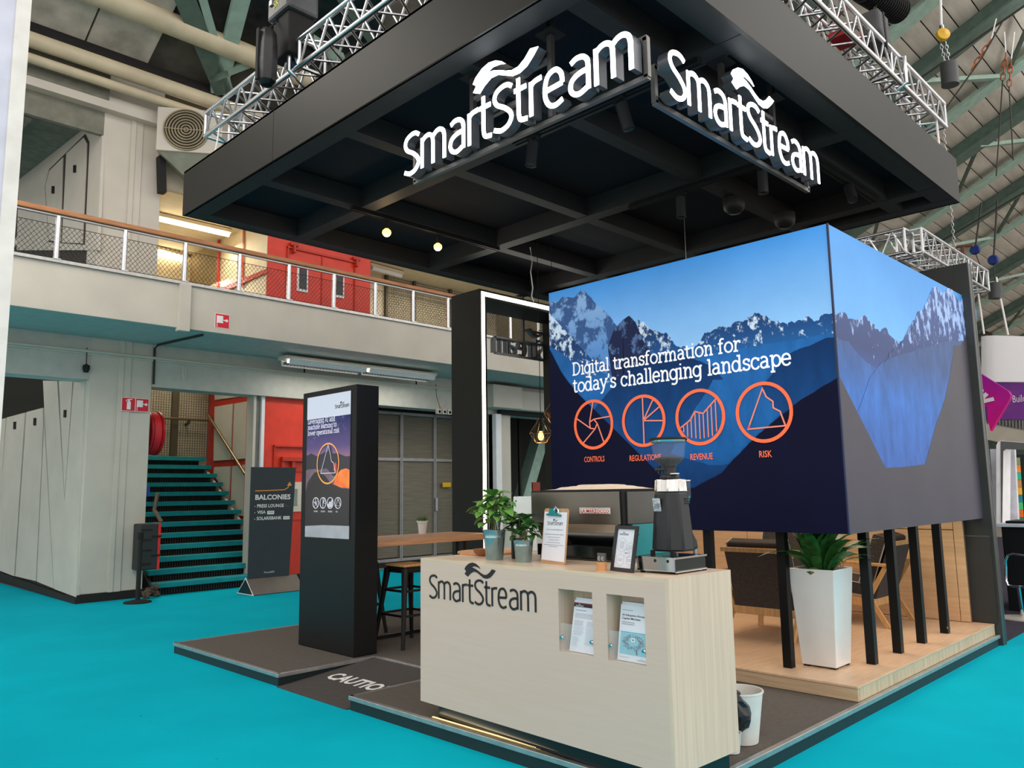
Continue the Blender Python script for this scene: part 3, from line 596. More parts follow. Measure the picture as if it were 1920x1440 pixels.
sl_ = math.atan((ZD-.018)/(4.18-X1+.01)); X0r = 3.60; FR = frame((X0r, 5.775, .006+(X0r-X1+.01)*math.tan(sl_)+.002), (0, -1, 0), (math.cos(sl_), 0, math.sin(sl_)), (0, 0, 1))
fit('lettering', 'CAUTION', FR, .80, .155, signw, rp, off=.035)
# LED strip under the counter
ls = thing('light_strip', 'warm LED strip lying along the deck edge under the counter', 'light strip', (X1, 3.2, ZD))
MB().box(X1+.045, X1+.058, 2.25, 4.06, ZD-.003, ZD+.004).build('strip_base', M('strip_base', (200, 170, 110), .5), ls)
g = MB()
for i in range(120): y = 2.26+i*.015; g.box(X1+.046, X1+.057, y, y+.009, ZD+.004, ZD+.0065)
stuff(g.build('led_chips', M('led_warm', (255, 214, 140), .4, emit=2.2, noise=0), ls))
area('strip_glow', (X1+.05, 3.15, ZD+.02), .02, .9, rot=(PI, 0, 0), col=(1, .8, .5), sy=1.8)

# ================================================================ canopy
CN = thing('canopy', 'large square black canopy hanging over the stand', 'canopy', (6, 5, 4.367))
cx0, cx1, cy0, cy1, cz0, cz1 = 3.18, 8.8, 2.23, 7.93, 4.367, 4.84
MB().box(cx0, cx0+.03, cy0, 6.05, cz0, cz1).build('fascia_board', fasc, CN); MB().box(cx0, cx0+.03, 6.056, cy1, cz0, cz1).build('fascia_board', fasc, CN)
MB().box(cx0+.03, cx1, cy0, cy0+.03, cz0, cz1).build('fascia_board', fasc, CN); MB().box(cx0+.03, cx1, cy1-.03, cy1, cz0, cz1).build('fascia_board', fasc, CN); MB().box(cx1-.03, cx1, cy0+.03, cy1-.03, cz0, cz1).build('fascia_board', fasc, CN)
for x in (3.29, 4.47, 6.36, 8.24, 8.7):
    w_ = .19 if x in (3.29, 8.7) else .16
    MB().box(x-w_/2, x+w_/2, cy0+.03, cy1-.03, cz0, cz0+.2).build('soffit_beam', beamm, CN)
for y in (2.34, 2.79, 3.78, 5.16, 6.55, 7.83):
    w_ = .19 if y in (2.34, 7.83) else .14
    MB().box(cx0+.03, cx1-.03, y-w_/2, y+w_/2, cz0+.003, cz0+.19).build('soffit_beam', beamm, CN)
gx = [3.29, 4.47, 6.36, 8.24, 8.7]; gy = [2.34, 2.79, 3.78, 5.16, 6.55, 7.83]
for i in range(4):
    for j in range(5): MB().box(gx[i], gx[i+1], gy[j], gy[j+1], cz0+.2, cz0+.22).build('ceiling_panel', navy, CN)
MB().box(cx0, cx1, cy0, cy1, cz1-.02, cz1).build('top_board', matt, CN)

# trusses
def truss(label, A, B, s=.3, pitch=.31, corner=True):
    A, B = Vector(A), Vector(B); d = (B-A); L = d.length; d.normalize(); sd = d.cross(Vector((0, 0, 1))).normalized(); up_ = Vector((0, 0, 1))
    t = thing('lighting_truss', label, 'truss', tuple(A)); h = s/2
    cs = [A+sd*a*h+up_*c_*h for a, c_ in ((-1, -1), (1, -1), (1, 1), (-1, 1))]
    for c_ in cs: MB().tube([c_, c_+d*L], .024, 10).build('chord', alu, t, True)
    nseg = int(L/pitch); unit = MB().tube([(0, 0, 0), (0, 0, 1)], .0115, 6); mesh = None
    def br(p, q, r=1.0):
        nonlocal mesh
        if mesh is None:
            o = unit.build('brace', alu, t, True); mesh = o.data
            for v in mesh.vertices: v.co += Vector(t['_w'])
        else: o = bpy.data.objects.new('brace', mesh); COL.objects.link(o); o.parent = t
        q_ = (q-p); o.matrix_local = Matrix.Translation(p-Vector(t['_w'])) @ q_.to_track_quat('Z', 'Y').to_matrix().to_4x4() @ Matrix.Diagonal((r, r, q_.length, 1))
    for f in range(4):
        a0, b0 = cs[f], cs[(f+1) % 4]
        for i in range(nseg):
            p, q = a0+d*(L*i/nseg), b0+d*(L*(i+.5)/nseg); r_ = a0+d*(L*(i+1)/nseg)
            br(p, q); br(q, r_)
            if i % 6 == 0: br(p, b0+d*(L*i/nseg), 1.7)
        br(a0+d*L, b0+d*L, 1.7)
    return t
truss('aluminium box truss over the left canopy edge under the bagged hoist', (3.51, 7.92, 5.42), (3.51, .2, 5.42), .26)
truss('aluminium box truss over the right canopy edge below the black motor', (3.7, 2.48, 5.43), (9.0, 2.48, 5.43), .26)
truss('aluminium box truss over the far canopy edge, its end showing by the fan unit', (3.68, 7.78, 5.42), (8.9, 7.78, 5.42), .26)
tc_ = ony(1672, 428, 3.4)
a = ony(1600, 445, 5.0); b2 = ony(1676, 445, 4.0)
# small far truss behind the mural box
P0 = Vector((12.0, 3.62, 4.95)); 
truss('aluminium truss corner far behind the mural box, near arm', (12.0, 5.8, 5.0), (12.0, 3.75, 5.0), .35)
truss('aluminium truss arm running away behind the mural box', (12.0, 3.75, 5.0), (15.35, 3.75, 5.0), .35, .36)
# clamps/rails on near trusses
for nm, pts in (('left', [(3.42, 6.1, 5.6), (3.34, 6.1, 5.56), (3.34, 6.1, 5.28), (3.42, 6.1, 5.24)]), ('right', [(7.7, 2.4, 5.6), (7.7, 2.31, 5.56), (7.7, 2.31, 5.3), (7.7, 2.4, 5.26)])):
    tag(MB().tube(pts, .02, 8).build('truss_bracket', alu, None, True), 'bent tube bracket round the %s canopy truss' % nm, 'bracket')
# hoists
chn = M('chain_black', (50, 50, 52), .35, .8)
def chain(a, c_, r=.012, mat=chn, name='chain', par=None):
    a, c_ = Vector(a), Vector(c_); L = (c_-a).length; n = max(2, int(L/(r*3.2))); g = MB(); d = (c_-a)/n; dn = d.normalized()
    s1 = dn.cross(Vector((1, .3, 0))).normalized(); s2 = dn.cross(s1)
    for i in range(n):
        ce = a+d*(i+.5); s_ = s1 if i % 2 else s2; h = d.length*.72
        g.tube([ce+dn*h, ce+dn*h*.5+s_*r, ce-dn*h*.5+s_*r, ce-dn*h, ce-dn*h*.5-s_*r, ce+dn*h*.5-s_*r], r*.32, 4, closed=True)
    o = g.build(name, mat, par, True); stuff(o); return o
t = thing('chain_hoist', 'black hoist motor with a long black chain bag above the left truss', 'hoist', (3.5, 6.6, 5.7))
hb = onx(550, 38, 3.42)
MB().box(hb.x-.13, hb.x+.13, hb.y-.16, hb.y+.14, hb.z-.42, hb.z+.05).build('motor_housing', matt, t, bevel=.02)
MB().box(hb.x-.17, hb.x+.15, hb.y-.2, hb.y+.18, hb.z-.02, hb.z+.2).build('motor_cover', M('hoist_grey', (70, 72, 74), .4, .4, noise=.15), t, bevel=.03)
for dy in (-.12, .06): MB().box(hb.x-.19, hb.x-.16, hb.y+dy, hb.y+dy+.05, hb.z+.1, hb.z+.16).build('cover_bolt', steel, t, bevel=.005)
txt('marking', 'SR', frame((hb.x-.172, hb.y+.06, hb.z+.06), (0, -1, 0), (0, 0, 1)), .1, M('yellow_ink', (200, 196, 90), .6), t)
bg_ = onx(501, 108, 3.16)
prof = [(0, -.27), (.05, -.265), (.085, -.23), (.095, -.1), (.09, .1), (.08, .22), (.05, .27), (0, .28)]
MB().lathe(bg_, prof, 8).build('chain_bag', M('bag_black', (30, 30, 32), .35, noise=.2, scale=9, bump=.5), t, True, bevel=.004)
MB().box(bg_.x-.1, bg_.x-.085, bg_.y-.02, bg_.y+.02, bg_.z-.24, bg_.z+.24).build('bag_strap', matt, t)
chain(bg_+Vector((0, .0, .26)), hb+Vector((-.1, .08, .02)), .012, chn, 'chain', t); chain((hb.x, hb.y-.02, hb.z-.42), (hb.x-.05, hb.y-.02, 5.6), .012, chn, 'chain', t)
MB().tube([(hb.x, hb.y-.02, hb.z-.42), (hb.x, hb.y-.05, hb.z-.5), (hb.x-.03, hb.y-.04, hb.z-.56)], .02, 8).build('hook', M('hook_blue', (30, 90, 130), .5), t, True)
t = thing('chain_hoist', 'ribbed black hoist motor with a grey chain bag above the right truss', 'hoist', (7.4, 2.7, 6.4))
hb = ony(1655, 2, 2.4)
MB().tube([hb+Vector((-.38, .05, -.02)), hb+Vector((.32, -.03, .03))], .105, 20).build('motor_housing', matt, t, True)
g = MB()
for i in range(18): c_ = hb+Vector((-.36+i*.039, .045-i*.0045, -.018+i*.0026)); g.lathe(c_, [(.105, 0), (.125, 0), (.125, .014), (.105, .014)], 20, axis=(1, -.11, .07))
g.build('cooling_fins', matt, t)
bg_ = ony(1660, 60, 2.33)
MB().prism([bg_+Vector(v) for v in ((-.15, 0, .19), (.12, 0, .19), (.13, 0, .02), (.17, 0, -.14), (.06, 0, -.2), (.02, 0, -.16), (-.13, 0, -.02))], (0, .16, 0)).build('chain_bag', M('bag_grey', (70, 70, 72), .7, noise=.15, bump=.5), t, bevel=.025)
MB().prism([bg_+Vector(v) for v in ((-.04, -.005, .19), (.0, -.005, .19), (.03, -.005, -.16), (-.01, -.005, -.14))], (0, .004, 0)).build('bag_strap', matt, t)
for dx in (-.1, 0, .08): chain(bg_+Vector((dx, .08, .19)), hb+Vector((dx, 0, -.06)), .012, chn, 'chain', t)
tag(MB().box(6.55, 6.8, 2.4, 2.56, 5.36, 5.42).build('red_strap', M('strap_red', (170, 26, 34), .6), bevel=.004), 'red sling wrapped inside the right truss', 'strap')
tag(MB().tube([(8.72, 2.36, 5.32), (8.74, 2.36, 5.05), (8.66, 2.36, 4.86)], .012, 6).build('cord', signw, None, True), 'white loose cord hanging from the right truss end', 'cord')
tag(MB().tube([onx(411, 240, 3.38), onx(408, 262, 3.37), onx(403, 288, 3.36)], .008, 6).build('cord', signw, None, True), 'white loose cord hanging from the left truss end', 'cord')
v = ony(1790, 470, 2.42); o = chain((v.x, 2.42, 5.56), (v.x, 2.42, v.z), .012, alud, 'hanging_chain'); tag(o, 'pale chain hanging from the right truss end down past the canopy corner', 'chain')

# ---------------- glowing hanging signs
glow = M('sign_glow', (255, 255, 255), .3, emit=5.5, noise=0, ecol=(246, 250, 255))
side_ = M('letter_return', (104, 106, 112), .4, .6, noise=.03)
def hang_sign(label, fr, width, posts, lit=True, ys=1.0, bars=True):
    t = thing('hanging_sign', label, 'sign', tuple(fr(width/2, 0, 0)))
    k = width/WM_W
    wordmark(MB_ := MB(), fr, width, .075, n0=.0, w=.1); MB_.build('letter_body', side_, t)
    if lit: wordmark(MB_ := MB(), fr, width, .006, n0=.0755, w=.1); MB_.build('letter_face', glow, t)
    r = MB()
    for y_ in ((-.02, .62) if bars else (0,)):
        r.bar(fr(-.01, y_*k*1.1 if y_ > 0 else -.02, -.03), fr(width-.01, y_*k*1.1 if y_ > 0 else -.02, -.03), .03)
    for x_ in (0, width-.02): r.bar(fr(x_, -.02, -.03), fr(x_, k*.7, -.03), .03)
    r.bar(fr(posts[0], k*1.25, -.03), fr(posts[1], k*1.25, -.03), .03)
    r.build('support_frame', M('frame_steel', (112, 110, 108), .4, .6), t)
    for x_ in posts:
        p_ = fr(x_, 0, -.03); MB().bar(p_, (p_.x, p_.y, cz0+.1), .035).build('hanger_post', M('hanger', (86, 84, 84), .35, .6), t)
        MB().box(p_.x-.07, p_.x+.07, p_.y-.07, p_.y+.07, cz0-.008, cz0+.002).build('ceiling_plate', matt, t)
    return t
zb = .5*(3.82+3.80)
F = frame((3.48, 4.475, 3.81), (0, -1, 0), (0, 0, 1), (-1, 0, 0))
hang_sign('glowing white wordmark sign hanging at the left canopy edge', F, 2.11, (.64, 1.37))
F = frame((3.79, 2.50, 3.81), (1, 0, 0), (0, 0, 1), (0, -1, 0))
hang_sign('glowing white wordmark sign hanging at the right canopy edge', F, 2.07, (.81, 1.53))
F = frame((9.72, 7.97, 3.46), (-1, 0, 0), (0, 0, 1), (0, 1, 0))
hang_sign('unlit back of the wordmark sign seen through the arch', F, 2.1, (.55, 1.5), False)

# ---------------- track lights, globe bulbs, dome cameras
def track(label, a, c_):
    t = thing('light_track', label, 'track', tuple(a)); a, c_ = Vector(a), Vector(c_)
    MB().bar(a, c_, .035, .03).build('rail', matt, t); d = (c_-a).normalized(); s_ = d.cross(Vector((0, 0, 1)))*.022
    for k in (-1, 1): MB().bar(a+s_*k-Vector((0, 0, .004)), c_+s_*k-Vector((0, 0, .004)), .008, .034).build('lip', black, t)
track('black light track under the canopy beam beside the left sign', (4.44, 4.35, 4.35), (4.44, 2.6, 4.35)); track('black light track above the glowing globe bulbs', (4.3, 6.52, 4.35), (6.35, 6.52, 4.35))
track('short black light track near the far right canopy corner', (6.7, 2.79, 4.35), (8.05, 2.79, 4.35)); track('black light track over the middle of the mural', (6.36, 4.6, 4.35), (6.36, 2.95, 4.35))
sp_ = None
for lab, (x, y), tilt, rz_ in (('black cylinder spotlight nearest the left sign middle', (4.44, 4.13), .12, 0), ('black cylinder spotlight hanging between the two signs', (4.44, 3.27), -.25, 0),
                      ('black cylinder spotlight just left of the right sign end', (6.36, 3.15), 0, 0), ('black cylinder spotlight over the middle of the mural', (6.36, 4.0), 0, 0), ('tilted black cylinder spotlight near the far right canopy corner', (7.35, 2.79), .6, 1.57)):
    if sp_ is None:
        t = thing('spotlight', lab, 'spotlight', (0, 0, 0), 'black track spotlights')
        MB().tube([(0, 0, .0), (0, 0, -.06)], .012, 8).box(-.03, .03, -.05, .05, -.02, 0).build('stem', matt, t)
        h = MB().lathe((0, 0, -.25), [(0, .015), (.036, .015), (.043, .0), (.045, 0), (.045, .2), (0, .2)], 20).build('lamp_can', M('can_black', (44, 44, 46), .4), t, True); sp_ = t
    else: t = dup(sp_, None, None, lab)
    t.location = (x, y, 4.335); t.rotation_euler = (tilt*.8, tilt*.6, rz_)
for lab, (x, y) in (('dark dome camera under the canopy left of the mural corner', (6.95, 3.76)), ('dark dome camera under the canopy beam nearest the mural corner', (7.75, 3.62))):
    tag(MB().lathe((x, y, 4.20), [(0, 0), (.06, .01), (.1, .05), (.11, .1), (.11, .16), (0, .16)], 24).build('dome_camera', M('dome_black', (24, 24, 26), .5), None, True), lab, 'camera')
bulb = M('globe_bulb', (255, 206, 130), .3, emit=4, noise=0, ecol=(255, 186, 96))
for lab, (x, y) in (('left of two glowing globe bulbs under the canopy', (725, 436)), ('right of two glowing globe bulbs under the canopy', (821, 463))):
    c_ = onz(x, y, 4.2); t = thing('globe_lamp', lab, 'lamp', tuple(c_), 'globe bulbs under the canopy')
    MB().lathe(c_-Vector((0, 0, .045)), [(0, 0), (.025, .006), (.042, .025), (.047, .045), (.042, .065), (.02, .085), (0, .088)], 20).build('bulb', bulb, t, True)
    MB().tube([c_+Vector((0, 0, .04)), c_+Vector((0, 0, .12))], .018, 12).tube([c_+Vector((0, 0, .1)), (c_.x, c_.y, 4.36)], .005, 6).build('socket', matt, t, True)
    point('globe_light', c_-Vector((0, 0, .08)), 5, (1, .7, .4), .05)
# wire-cage pendants
def pendant(label, c_, top, r=.13, h=.3):
    t = thing('pendant_lamp', label, 'pendant lamp', tuple(c_)); c_ = Vector(c_); wm = M('cage_brass', (120, 92, 60), .35, .8)
    tp = c_+Vector((0, 0, h*.62)); n = 6; mid = [c_+Vector((r*math.cos(i*PI/3), r*math.sin(i*PI/3), 0)) for i in range(n)]; lo = [c_+Vector((r*.5*math.cos(i*PI/3+.5), r*.5*math.sin(i*PI/3+.5), -h*.35)) for i in range(n)]
    g = MB()
    for i in range(n):
        g.tube([tp, mid[i]], .003, 5); g.tube([mid[i], mid[(i+1) % n]], .003, 5); g.tube([mid[i], lo[i]], .003, 5); g.tube([mid[(i+1) % n], lo[i]], .003, 5); g.tube([lo[i], lo[(i+1) % n]], .003, 5)
    g.build('wire_cage', wm, t, True)
    MB().lathe(c_+Vector((0, 0, -.08)), [(0, 0), (.02, .005), (.032, .03), (.03, .06), (.015, .1), (0, .11)], 16).build('bulb', bulb, t, True)
    MB().tube([c_+Vector((0, 0, .02)), tp], .014, 10).build('socket', matt, t, True); MB().tube([tp, (c_.x, c_.y, top)], .004, 5).build('cord', matt, t)
    point('pendant_light', c_-Vector((0, 0, .12)), 3, (1, .68, .38), .04)
pendant('wire-cage pendant lamp with a glowing bulb left of the mural', onx(1014, 812, 6.5), 4.57); pendant('second wire-cage pendant lamp half hidden by the mural edge', onx(1040, 775, 6.9), 4.57)
tag(MB().tube([onz(994, 464, 4.4), onz(998, 490, 4.3), onx(995, 510, 6.4), onx(999, 540, 6.35), onx(997, 555, 6.4), onx(1001, 566, 6.4)], .007, 6).build('cable', signw, None, True), 'wavy white cable dangling from the canopy near the arch', 'cable')
tag(MB().tube([(6.6, 4.12, 4.37), (6.6, 4.12, 3.42)], .004, 5).build('thin_wire', steel), 'thin wire dropping from the canopy to the mural top', 'wire')

# ================================================================ arch with LED outline
AR = thing('portal_frame', 'black portal arch outlined by a white LED strip behind the bar table', 'arch', (7, 7.6, .1))
ax, ay0, ay1, at = 6.8, 7.34, 7.9, 4.11
MB().box(ax, ax+.12, ay0, ay1, ZD, at).build('upright', fasc, AR)
MB().box(ax+.12, 8.6, ay0, ay1, at-.12, at).build('lintel', fasc, AR); MB().box(8.6, 8.72, ay0, ay1, ZD, at).build('upright', fasc, AR)
MB().box(ax+.03, ax+.085, ay0-.006, ay0+.002, ZD+.02, at-.03).box(ax+.085, 8.64, ay0-.006, ay0+.002, at-.085, at-.03).build('led_strip', led, AR)
for x_ in (8.62,): MB().box(x_, x_+.05, ay0-.006, ay0+.002, ZD+.02, at-.085).build('led_strip', led, AR)
area('arch_glow', (7.7, ay0-.06, 3.9), 1.6, 6, rot=(-PI/2, 0, 0), col=(1, .95, .85), sy=.1)
# ================================================================ mural box
def MM(name, stops, zr, snow=None, con=(.88, 1.1), e=.55, rough=.55, nscale=3.0, thr=(.5, .56), streak=(1, 1, 1), zs=None):
    mt = bpy.data.materials.new(name); mt.use_nodes = True; nt = mt.node_tree; b = nt.nodes['Principled BSDF']; b.inputs['Roughness'].default_value = rough; b.inputs['Specular IOR Level'].default_value = .45 if 'side' in name else .1
    N = nt.nodes.new; tc = N('ShaderNodeTexCoord'); sx = N('ShaderNodeSeparateXYZ'); nt.links.new(tc.outputs['Object'], sx.inputs[0])
    mr = N('ShaderNodeMapRange'); mr.inputs['From Min'].default_value = zr[0]; mr.inputs['From Max'].default_value = zr[1]; nt.links.new(sx.outputs['Z'], mr.inputs['Value'])
    cr = N('ShaderNodeValToRGB'); els = cr.color_ramp.elements
    while len(els) < len(stops): els.new(.5)
    for el, (p, c) in zip(els, stops): el.position = p; el.color = (*lin(c), 1)
    nt.links.new(mr.outputs[0], cr.inputs[0]); out = cr.outputs[0]
    mp = N('ShaderNodeMapping'); mp.inputs['Scale'].default_value = streak; nt.links.new(tc.outputs['Object'], mp.inputs[0])
    nz = N('ShaderNodeTexNoise'); nz.inputs['Scale'].default_value = nscale; nz.inputs['Detail'].default_value = 9; nz.inputs['Roughness'].default_value = .65; nt.links.new(mp.outputs[0], nz.inputs[0])
    if snow:
        ad = N('ShaderNodeMath'); ad.operation = 'ADD'; z0, z1, k = zs or (zr[0], zr[1], .12)
        m2 = N('ShaderNodeMapRange'); m2.inputs['From Min'].default_value = z0; m2.inputs['From Max'].default_value = z1; m2.inputs['To Min'].default_value = -k; m2.inputs['To Max'].default_value = k
        nt.links.new(sx.outputs['Z'], m2.inputs['Value']); nt.links.new(nz.outputs[0], ad.inputs[0]); nt.links.new(m2.outputs[0], ad.inputs[1])
        r2 = N('ShaderNodeValToRGB'); r2.color_ramp.elements[0].position, r2.color_ramp.elements[1].position = thr; nt.links.new(ad.outputs[0], r2.inputs[0])
        mx = N('ShaderNodeMixRGB'); mx.inputs[2].default_value = (*lin(snow), 1); nt.links.new(out, mx.inputs[1]); nt.links.new(r2.outputs[0], mx.inputs[0]); out = mx.outputs[0]
    else:
        r2 = N('ShaderNodeMapRange'); r2.inputs['From Min'].default_value = .3; r2.inputs['From Max'].default_value = .7; r2.inputs['To Min'].default_value = con[0]; r2.inputs['To Max'].default_value = con[1]; nt.links.new(nz.outputs[0], r2.inputs[0])
        mx = N('ShaderNodeMixRGB'); mx.blend_type = 'MULTIPLY'; mx.inputs[0].default_value = 1; nt.links.new(out, mx.inputs[1]); nt.links.new(r2.outputs[0], mx.inputs[2]); out = mx.outputs[0]
    nt.links.new(out, b.inputs['Base Color']); nt.links.new(out, b.inputs['Emission Color']); b.inputs['Emission Strength'].default_value = e
    return mt
XM, YM = 5.51, 2.26; ZB, ZT = 1.176, 3.378; YL = 4.97; XR = 8.66
MU = thing('mural_screen', 'large backlit mountain mural box on black posts around the lounge', 'mural', ((XM+XR)/2, (YM+YL)/2, 0))
zz = (ZB, ZT)
MB().box(XM+.004, XM+.09, YM+.004, YL, ZB, ZT).box(XM+.09, XR, YM+.004, YM+.09, ZB, ZT).box(XM+.09, XR, YL-.08, YL, ZB+.3, ZT).build('frame_box', M('screen_back', (38, 40, 60), .8), MU)
MB().box(XM+.09, XR, YM+.09, YL-.08, ZB+1.2, ZB+1.24).build('inner_ceiling', M('inner_ceiling', (210, 190, 160), .7), MU)
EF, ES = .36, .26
skyF = MM('print_sky', [(0, (120, 165, 205)), (.38, (196, 222, 242)), (.62, (140, 186, 226)), (1, (62, 132, 200))], zz, None, e=.62, nscale=.8)
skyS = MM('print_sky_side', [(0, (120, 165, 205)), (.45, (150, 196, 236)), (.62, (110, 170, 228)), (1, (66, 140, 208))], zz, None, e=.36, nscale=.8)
farR = MM('print_far_rock', [(0, (30, 78, 140)), (.6, (40, 100, 160)), (.68, (36, 78, 132)), (.76, (34, 60, 102)), (1, (66, 106, 160))], zz, (206, 222, 240), e=EF, nscale=17, thr=(.54, .63), streak=(1, 1, .8), zs=(2.3, 3.05, .13))
haze = MM('print_haze', [(0, (12, 40, 84)), (.3, (28, 92, 156)), (.6, (38, 102, 168)), (1, (36, 80, 140))], zz, None, e=EF, nscale=5, con=(.8, 1.15), streak=(1, 1.6, .7))
haze2 = MM('print_haze_dark', [(0, (10, 32, 66)), (.35, (22, 72, 130)), (.6, (18, 52, 98)), (1, (22, 54, 100))], zz, None, e=EF, nscale=5, con=(.8, 1.15), streak=(1, 1.6, .7))
darkF = MM('print_foreground', [(0, (13, 15, 42)), (.5, (15, 17, 46)), (1, (18, 20, 48))], zz, None, e=.2, nscale=2)
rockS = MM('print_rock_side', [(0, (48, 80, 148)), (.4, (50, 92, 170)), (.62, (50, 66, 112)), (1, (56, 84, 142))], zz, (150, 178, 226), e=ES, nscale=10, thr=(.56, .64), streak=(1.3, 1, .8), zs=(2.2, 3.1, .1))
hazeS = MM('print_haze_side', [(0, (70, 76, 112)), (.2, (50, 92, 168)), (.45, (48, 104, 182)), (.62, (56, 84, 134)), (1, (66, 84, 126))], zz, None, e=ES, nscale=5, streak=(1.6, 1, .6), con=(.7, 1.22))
darkS = MM('print_foreground_side', [(0, (64, 60, 72)), (.5, (70, 66, 76)), (1, (72, 68, 78))], zz, None, e=.12, rough=.5, nscale=2)  # greyer than the front navy: light washing this side is put into the colour
rg = random.Random(11)
def fract(a, b_, amp, out, d=4):
    if d == 0 or (b_-a).length < 1.2: out.append(b_); return
    m_ = (a+b_)/2+Vector((0, rg.uniform(-1, 1)*amp*(b_-a).length)); fract(a, m_, amp, out, d-1); fract(m_, b_, amp, out, d-1)
def ridge(pts, amp=.14, d=4):
    P = [Vector(p) for p in pts]; out = [P[0]]
    for i in range(len(P)-1): fract(P[i], P[i+1], amp, out, d)
    return out
Ztop = lambda: None
def layer(side, pts, mt, k, amp=.14, zmin=None, name='printed_layer', d=4, trees=False):
    R_ = ridge(pts, amp, d); q = []
    for p in R_:
        v = ony(p.x, p.y, YM) if side else onx(p.x, p.y, XM)
        if side: v.x = min(max(v.x, XM), XR); v.z = min(max(v.z, ZB), ZT)
        else: v.y = min(max(v.y, YM), YL); v.z = min(max(v.z, ZB), ZT)
        q.append(v)
    if trees:
        q2 = []
        for i, v in enumerate(q):
            q2.append(v)
            if i < len(q)-1:
                w_ = (q[i+1]-v); 
                if w_.length > .008:
                    h = rg.uniform(.006, .03); q2 += [v+w_*.4, v+w_*.55+Vector((0, 0, h)), v+w_*.7]
        q = q2
    off = Vector((0, -.0012*k, 0)) if side else Vector((-.0012*k, 0, 0)); zb_ = ZB
    cl = [Vector((v.x, v.y, v.z)) for v in q]+[Vector((q[-1].x, q[-1].y, zb_)), Vector((q[0].x, q[0].y, zb_))]
    return MB().flat([v+off for v in cl]).build(name, mt, MU, recalc=False)

MB().flat([(XM, YM, ZB), (XM, YL, ZB), (XM, YL, ZT), (XM, YM, ZT)]).build('front_print', skyF, MU)
MB().flat([(XM, YM, ZB), (XR, YM, ZB), (XR, YM, ZT), (XM, YM, ZT)]).build('side_print', skyS, MU)
layer(0, [(1020, 566), (1045, 566), (1060, 556), (1076, 558), (1090, 544), (1106, 556), (1122, 574), (1142, 592), (1160, 612), (1200, 690)], MM('print_snow_peak', [(0, (60, 110, 170)), (.7, (90, 140, 200)), (1, (150, 186, 226))], zz, (60, 90, 140), e=EF, nscale=8, thr=(.52, .6)), 1)
layer(0, [(1196, 600), (1215, 612), (1240, 625), (1262, 640), (1278, 652), (1292, 656), (1305, 648), (1316, 634), (1340, 617), (1362, 613), (1378, 604), (1395, 602), (1412, 592), (1432, 592), (1452, 602), (1480, 604), (1500, 600), (1522, 598), (1545, 589), (1568, 584)], farR, 2, .3, d=5)
layer(0, [(1020, 575), (1034, 590), (1056, 572), (1080, 578), (1100, 590), (1122, 592), (1138, 586), (1152, 590), (1170, 588), (1180, 586), (1196, 604), (1206, 630), (1218, 656), (1235, 680), (1260, 730), (1330, 905)], farR, 3, .3, d=5)
layer(0, [(1168, 600), (1180, 592), (1192, 604), (1204, 632), (1216, 656), (1232, 690), (1250, 720), (1150, 720), (1140, 650), (1152, 618)], MM('print_dark_face', [(0, (30, 50, 92)), (1, (34, 38, 66))], zz, (84, 112, 156), e=EF, nscale=10, thr=(.58, .66)), 4, .06)
layer(0, [(1020, 640), (1050, 660), (1085, 690), (1130, 740), (1180, 790), (1260, 850), (1400, 900)], haze, 5, .05)
layer(0, [(1120, 905), (1190, 770), (1240, 700), (1300, 668), (1360, 660), (1420, 650), (1480, 640), (1540, 628), (1575, 625)], haze, 6, .05)
layer(0, [(1050, 905), (1120, 760), (1180, 690), (1230, 668), (1290, 668), (1340, 690), (1365, 720), (1400, 790), (1460, 860), (1500, 905)], haze2, 7, .05)
layer(0, [(1340, 905), (1420, 730), (1480, 664), (1520, 648), (1550, 634), (1575, 630)], haze2, 7, .05)
layer(0, [(1230, 905), (1290, 790), (1338, 712), (1390, 705), (1430, 725), (1450, 760), (1500, 810), (1560, 860), (1580, 870)], haze, 8, .05)
layer(0, [(1100, 905), (1200, 880), (1260, 850), (1330, 872), (1420, 868), (1500, 880), (1575, 905)], haze2, 9, .04)
layer(0, [(1020, 650), (1036, 655), (1044, 668), (1054, 698), (1072, 722), (1092, 745), (1120, 765), (1150, 795), (1180, 822), (1202, 842), (1220, 866), (1245, 892), (1265, 915), (1400, 960)], darkF, 10, .03, trees=True)
layer(0, [(1280, 925), (1330, 900), (1356, 886), (1376, 862), (1400, 838), (1426, 812), (1450, 792), (1476, 772), (1500, 752), (1524, 738), (1548, 722), (1575, 706)], darkF, 10, .03, trees=True)
layer(0, [(1020, 918), (1100, 915), (1260, 905), (1400, 905), (1580, 912)], darkF, 11, .01)
layer(1, [(1560, 586), (1575, 586), (1590, 598), (1604, 600), (1621, 591), (1634, 602), (1650, 622), (1662, 616), (1674, 634), (1684, 645), (1697, 630), (1712, 600), (1740, 620)], rockS, 2, .32, d=5)
layer(1, [(1560, 636), (1590, 640), (1612, 668), (1640, 690), (1665, 672), (1690, 668), (1720, 700), (1760, 860)], hazeS, 3, .05)
layer(1, [(1655, 680), (1672, 660), (1690, 640), (1704, 622), (1716, 604), (1720, 584), (1732, 582), (1738, 566), (1744, 548), (1753, 536), (1760, 546), (1772, 548), (1784, 541), (1792, 556), (1800, 566), (1804, 556), (1812, 600)], rockS, 4, .36, d=5)
layer(1, [(1570, 850), (1612, 760), (1628, 712), (1652, 680), (1680, 668), (1708, 660), (1740, 650), (1770, 640), (1812, 640)], hazeS, 5, .05)
layer(1, [(1560, 700), (1573, 703), (1588, 716), (1602, 738), (1622, 764), (1642, 800), (1660, 836), (1676, 862), (1686, 880), (1700, 960)], darkS, 6, .03, trees=True)
layer(1, [(1716, 940), (1734, 866), (1742, 838), (1752, 800), (1762, 772), (1772, 740), (1779, 708), (1786, 664), (1787, 648), (1800, 648), (1812, 628), (1815, 628)], darkS, 6, .05)
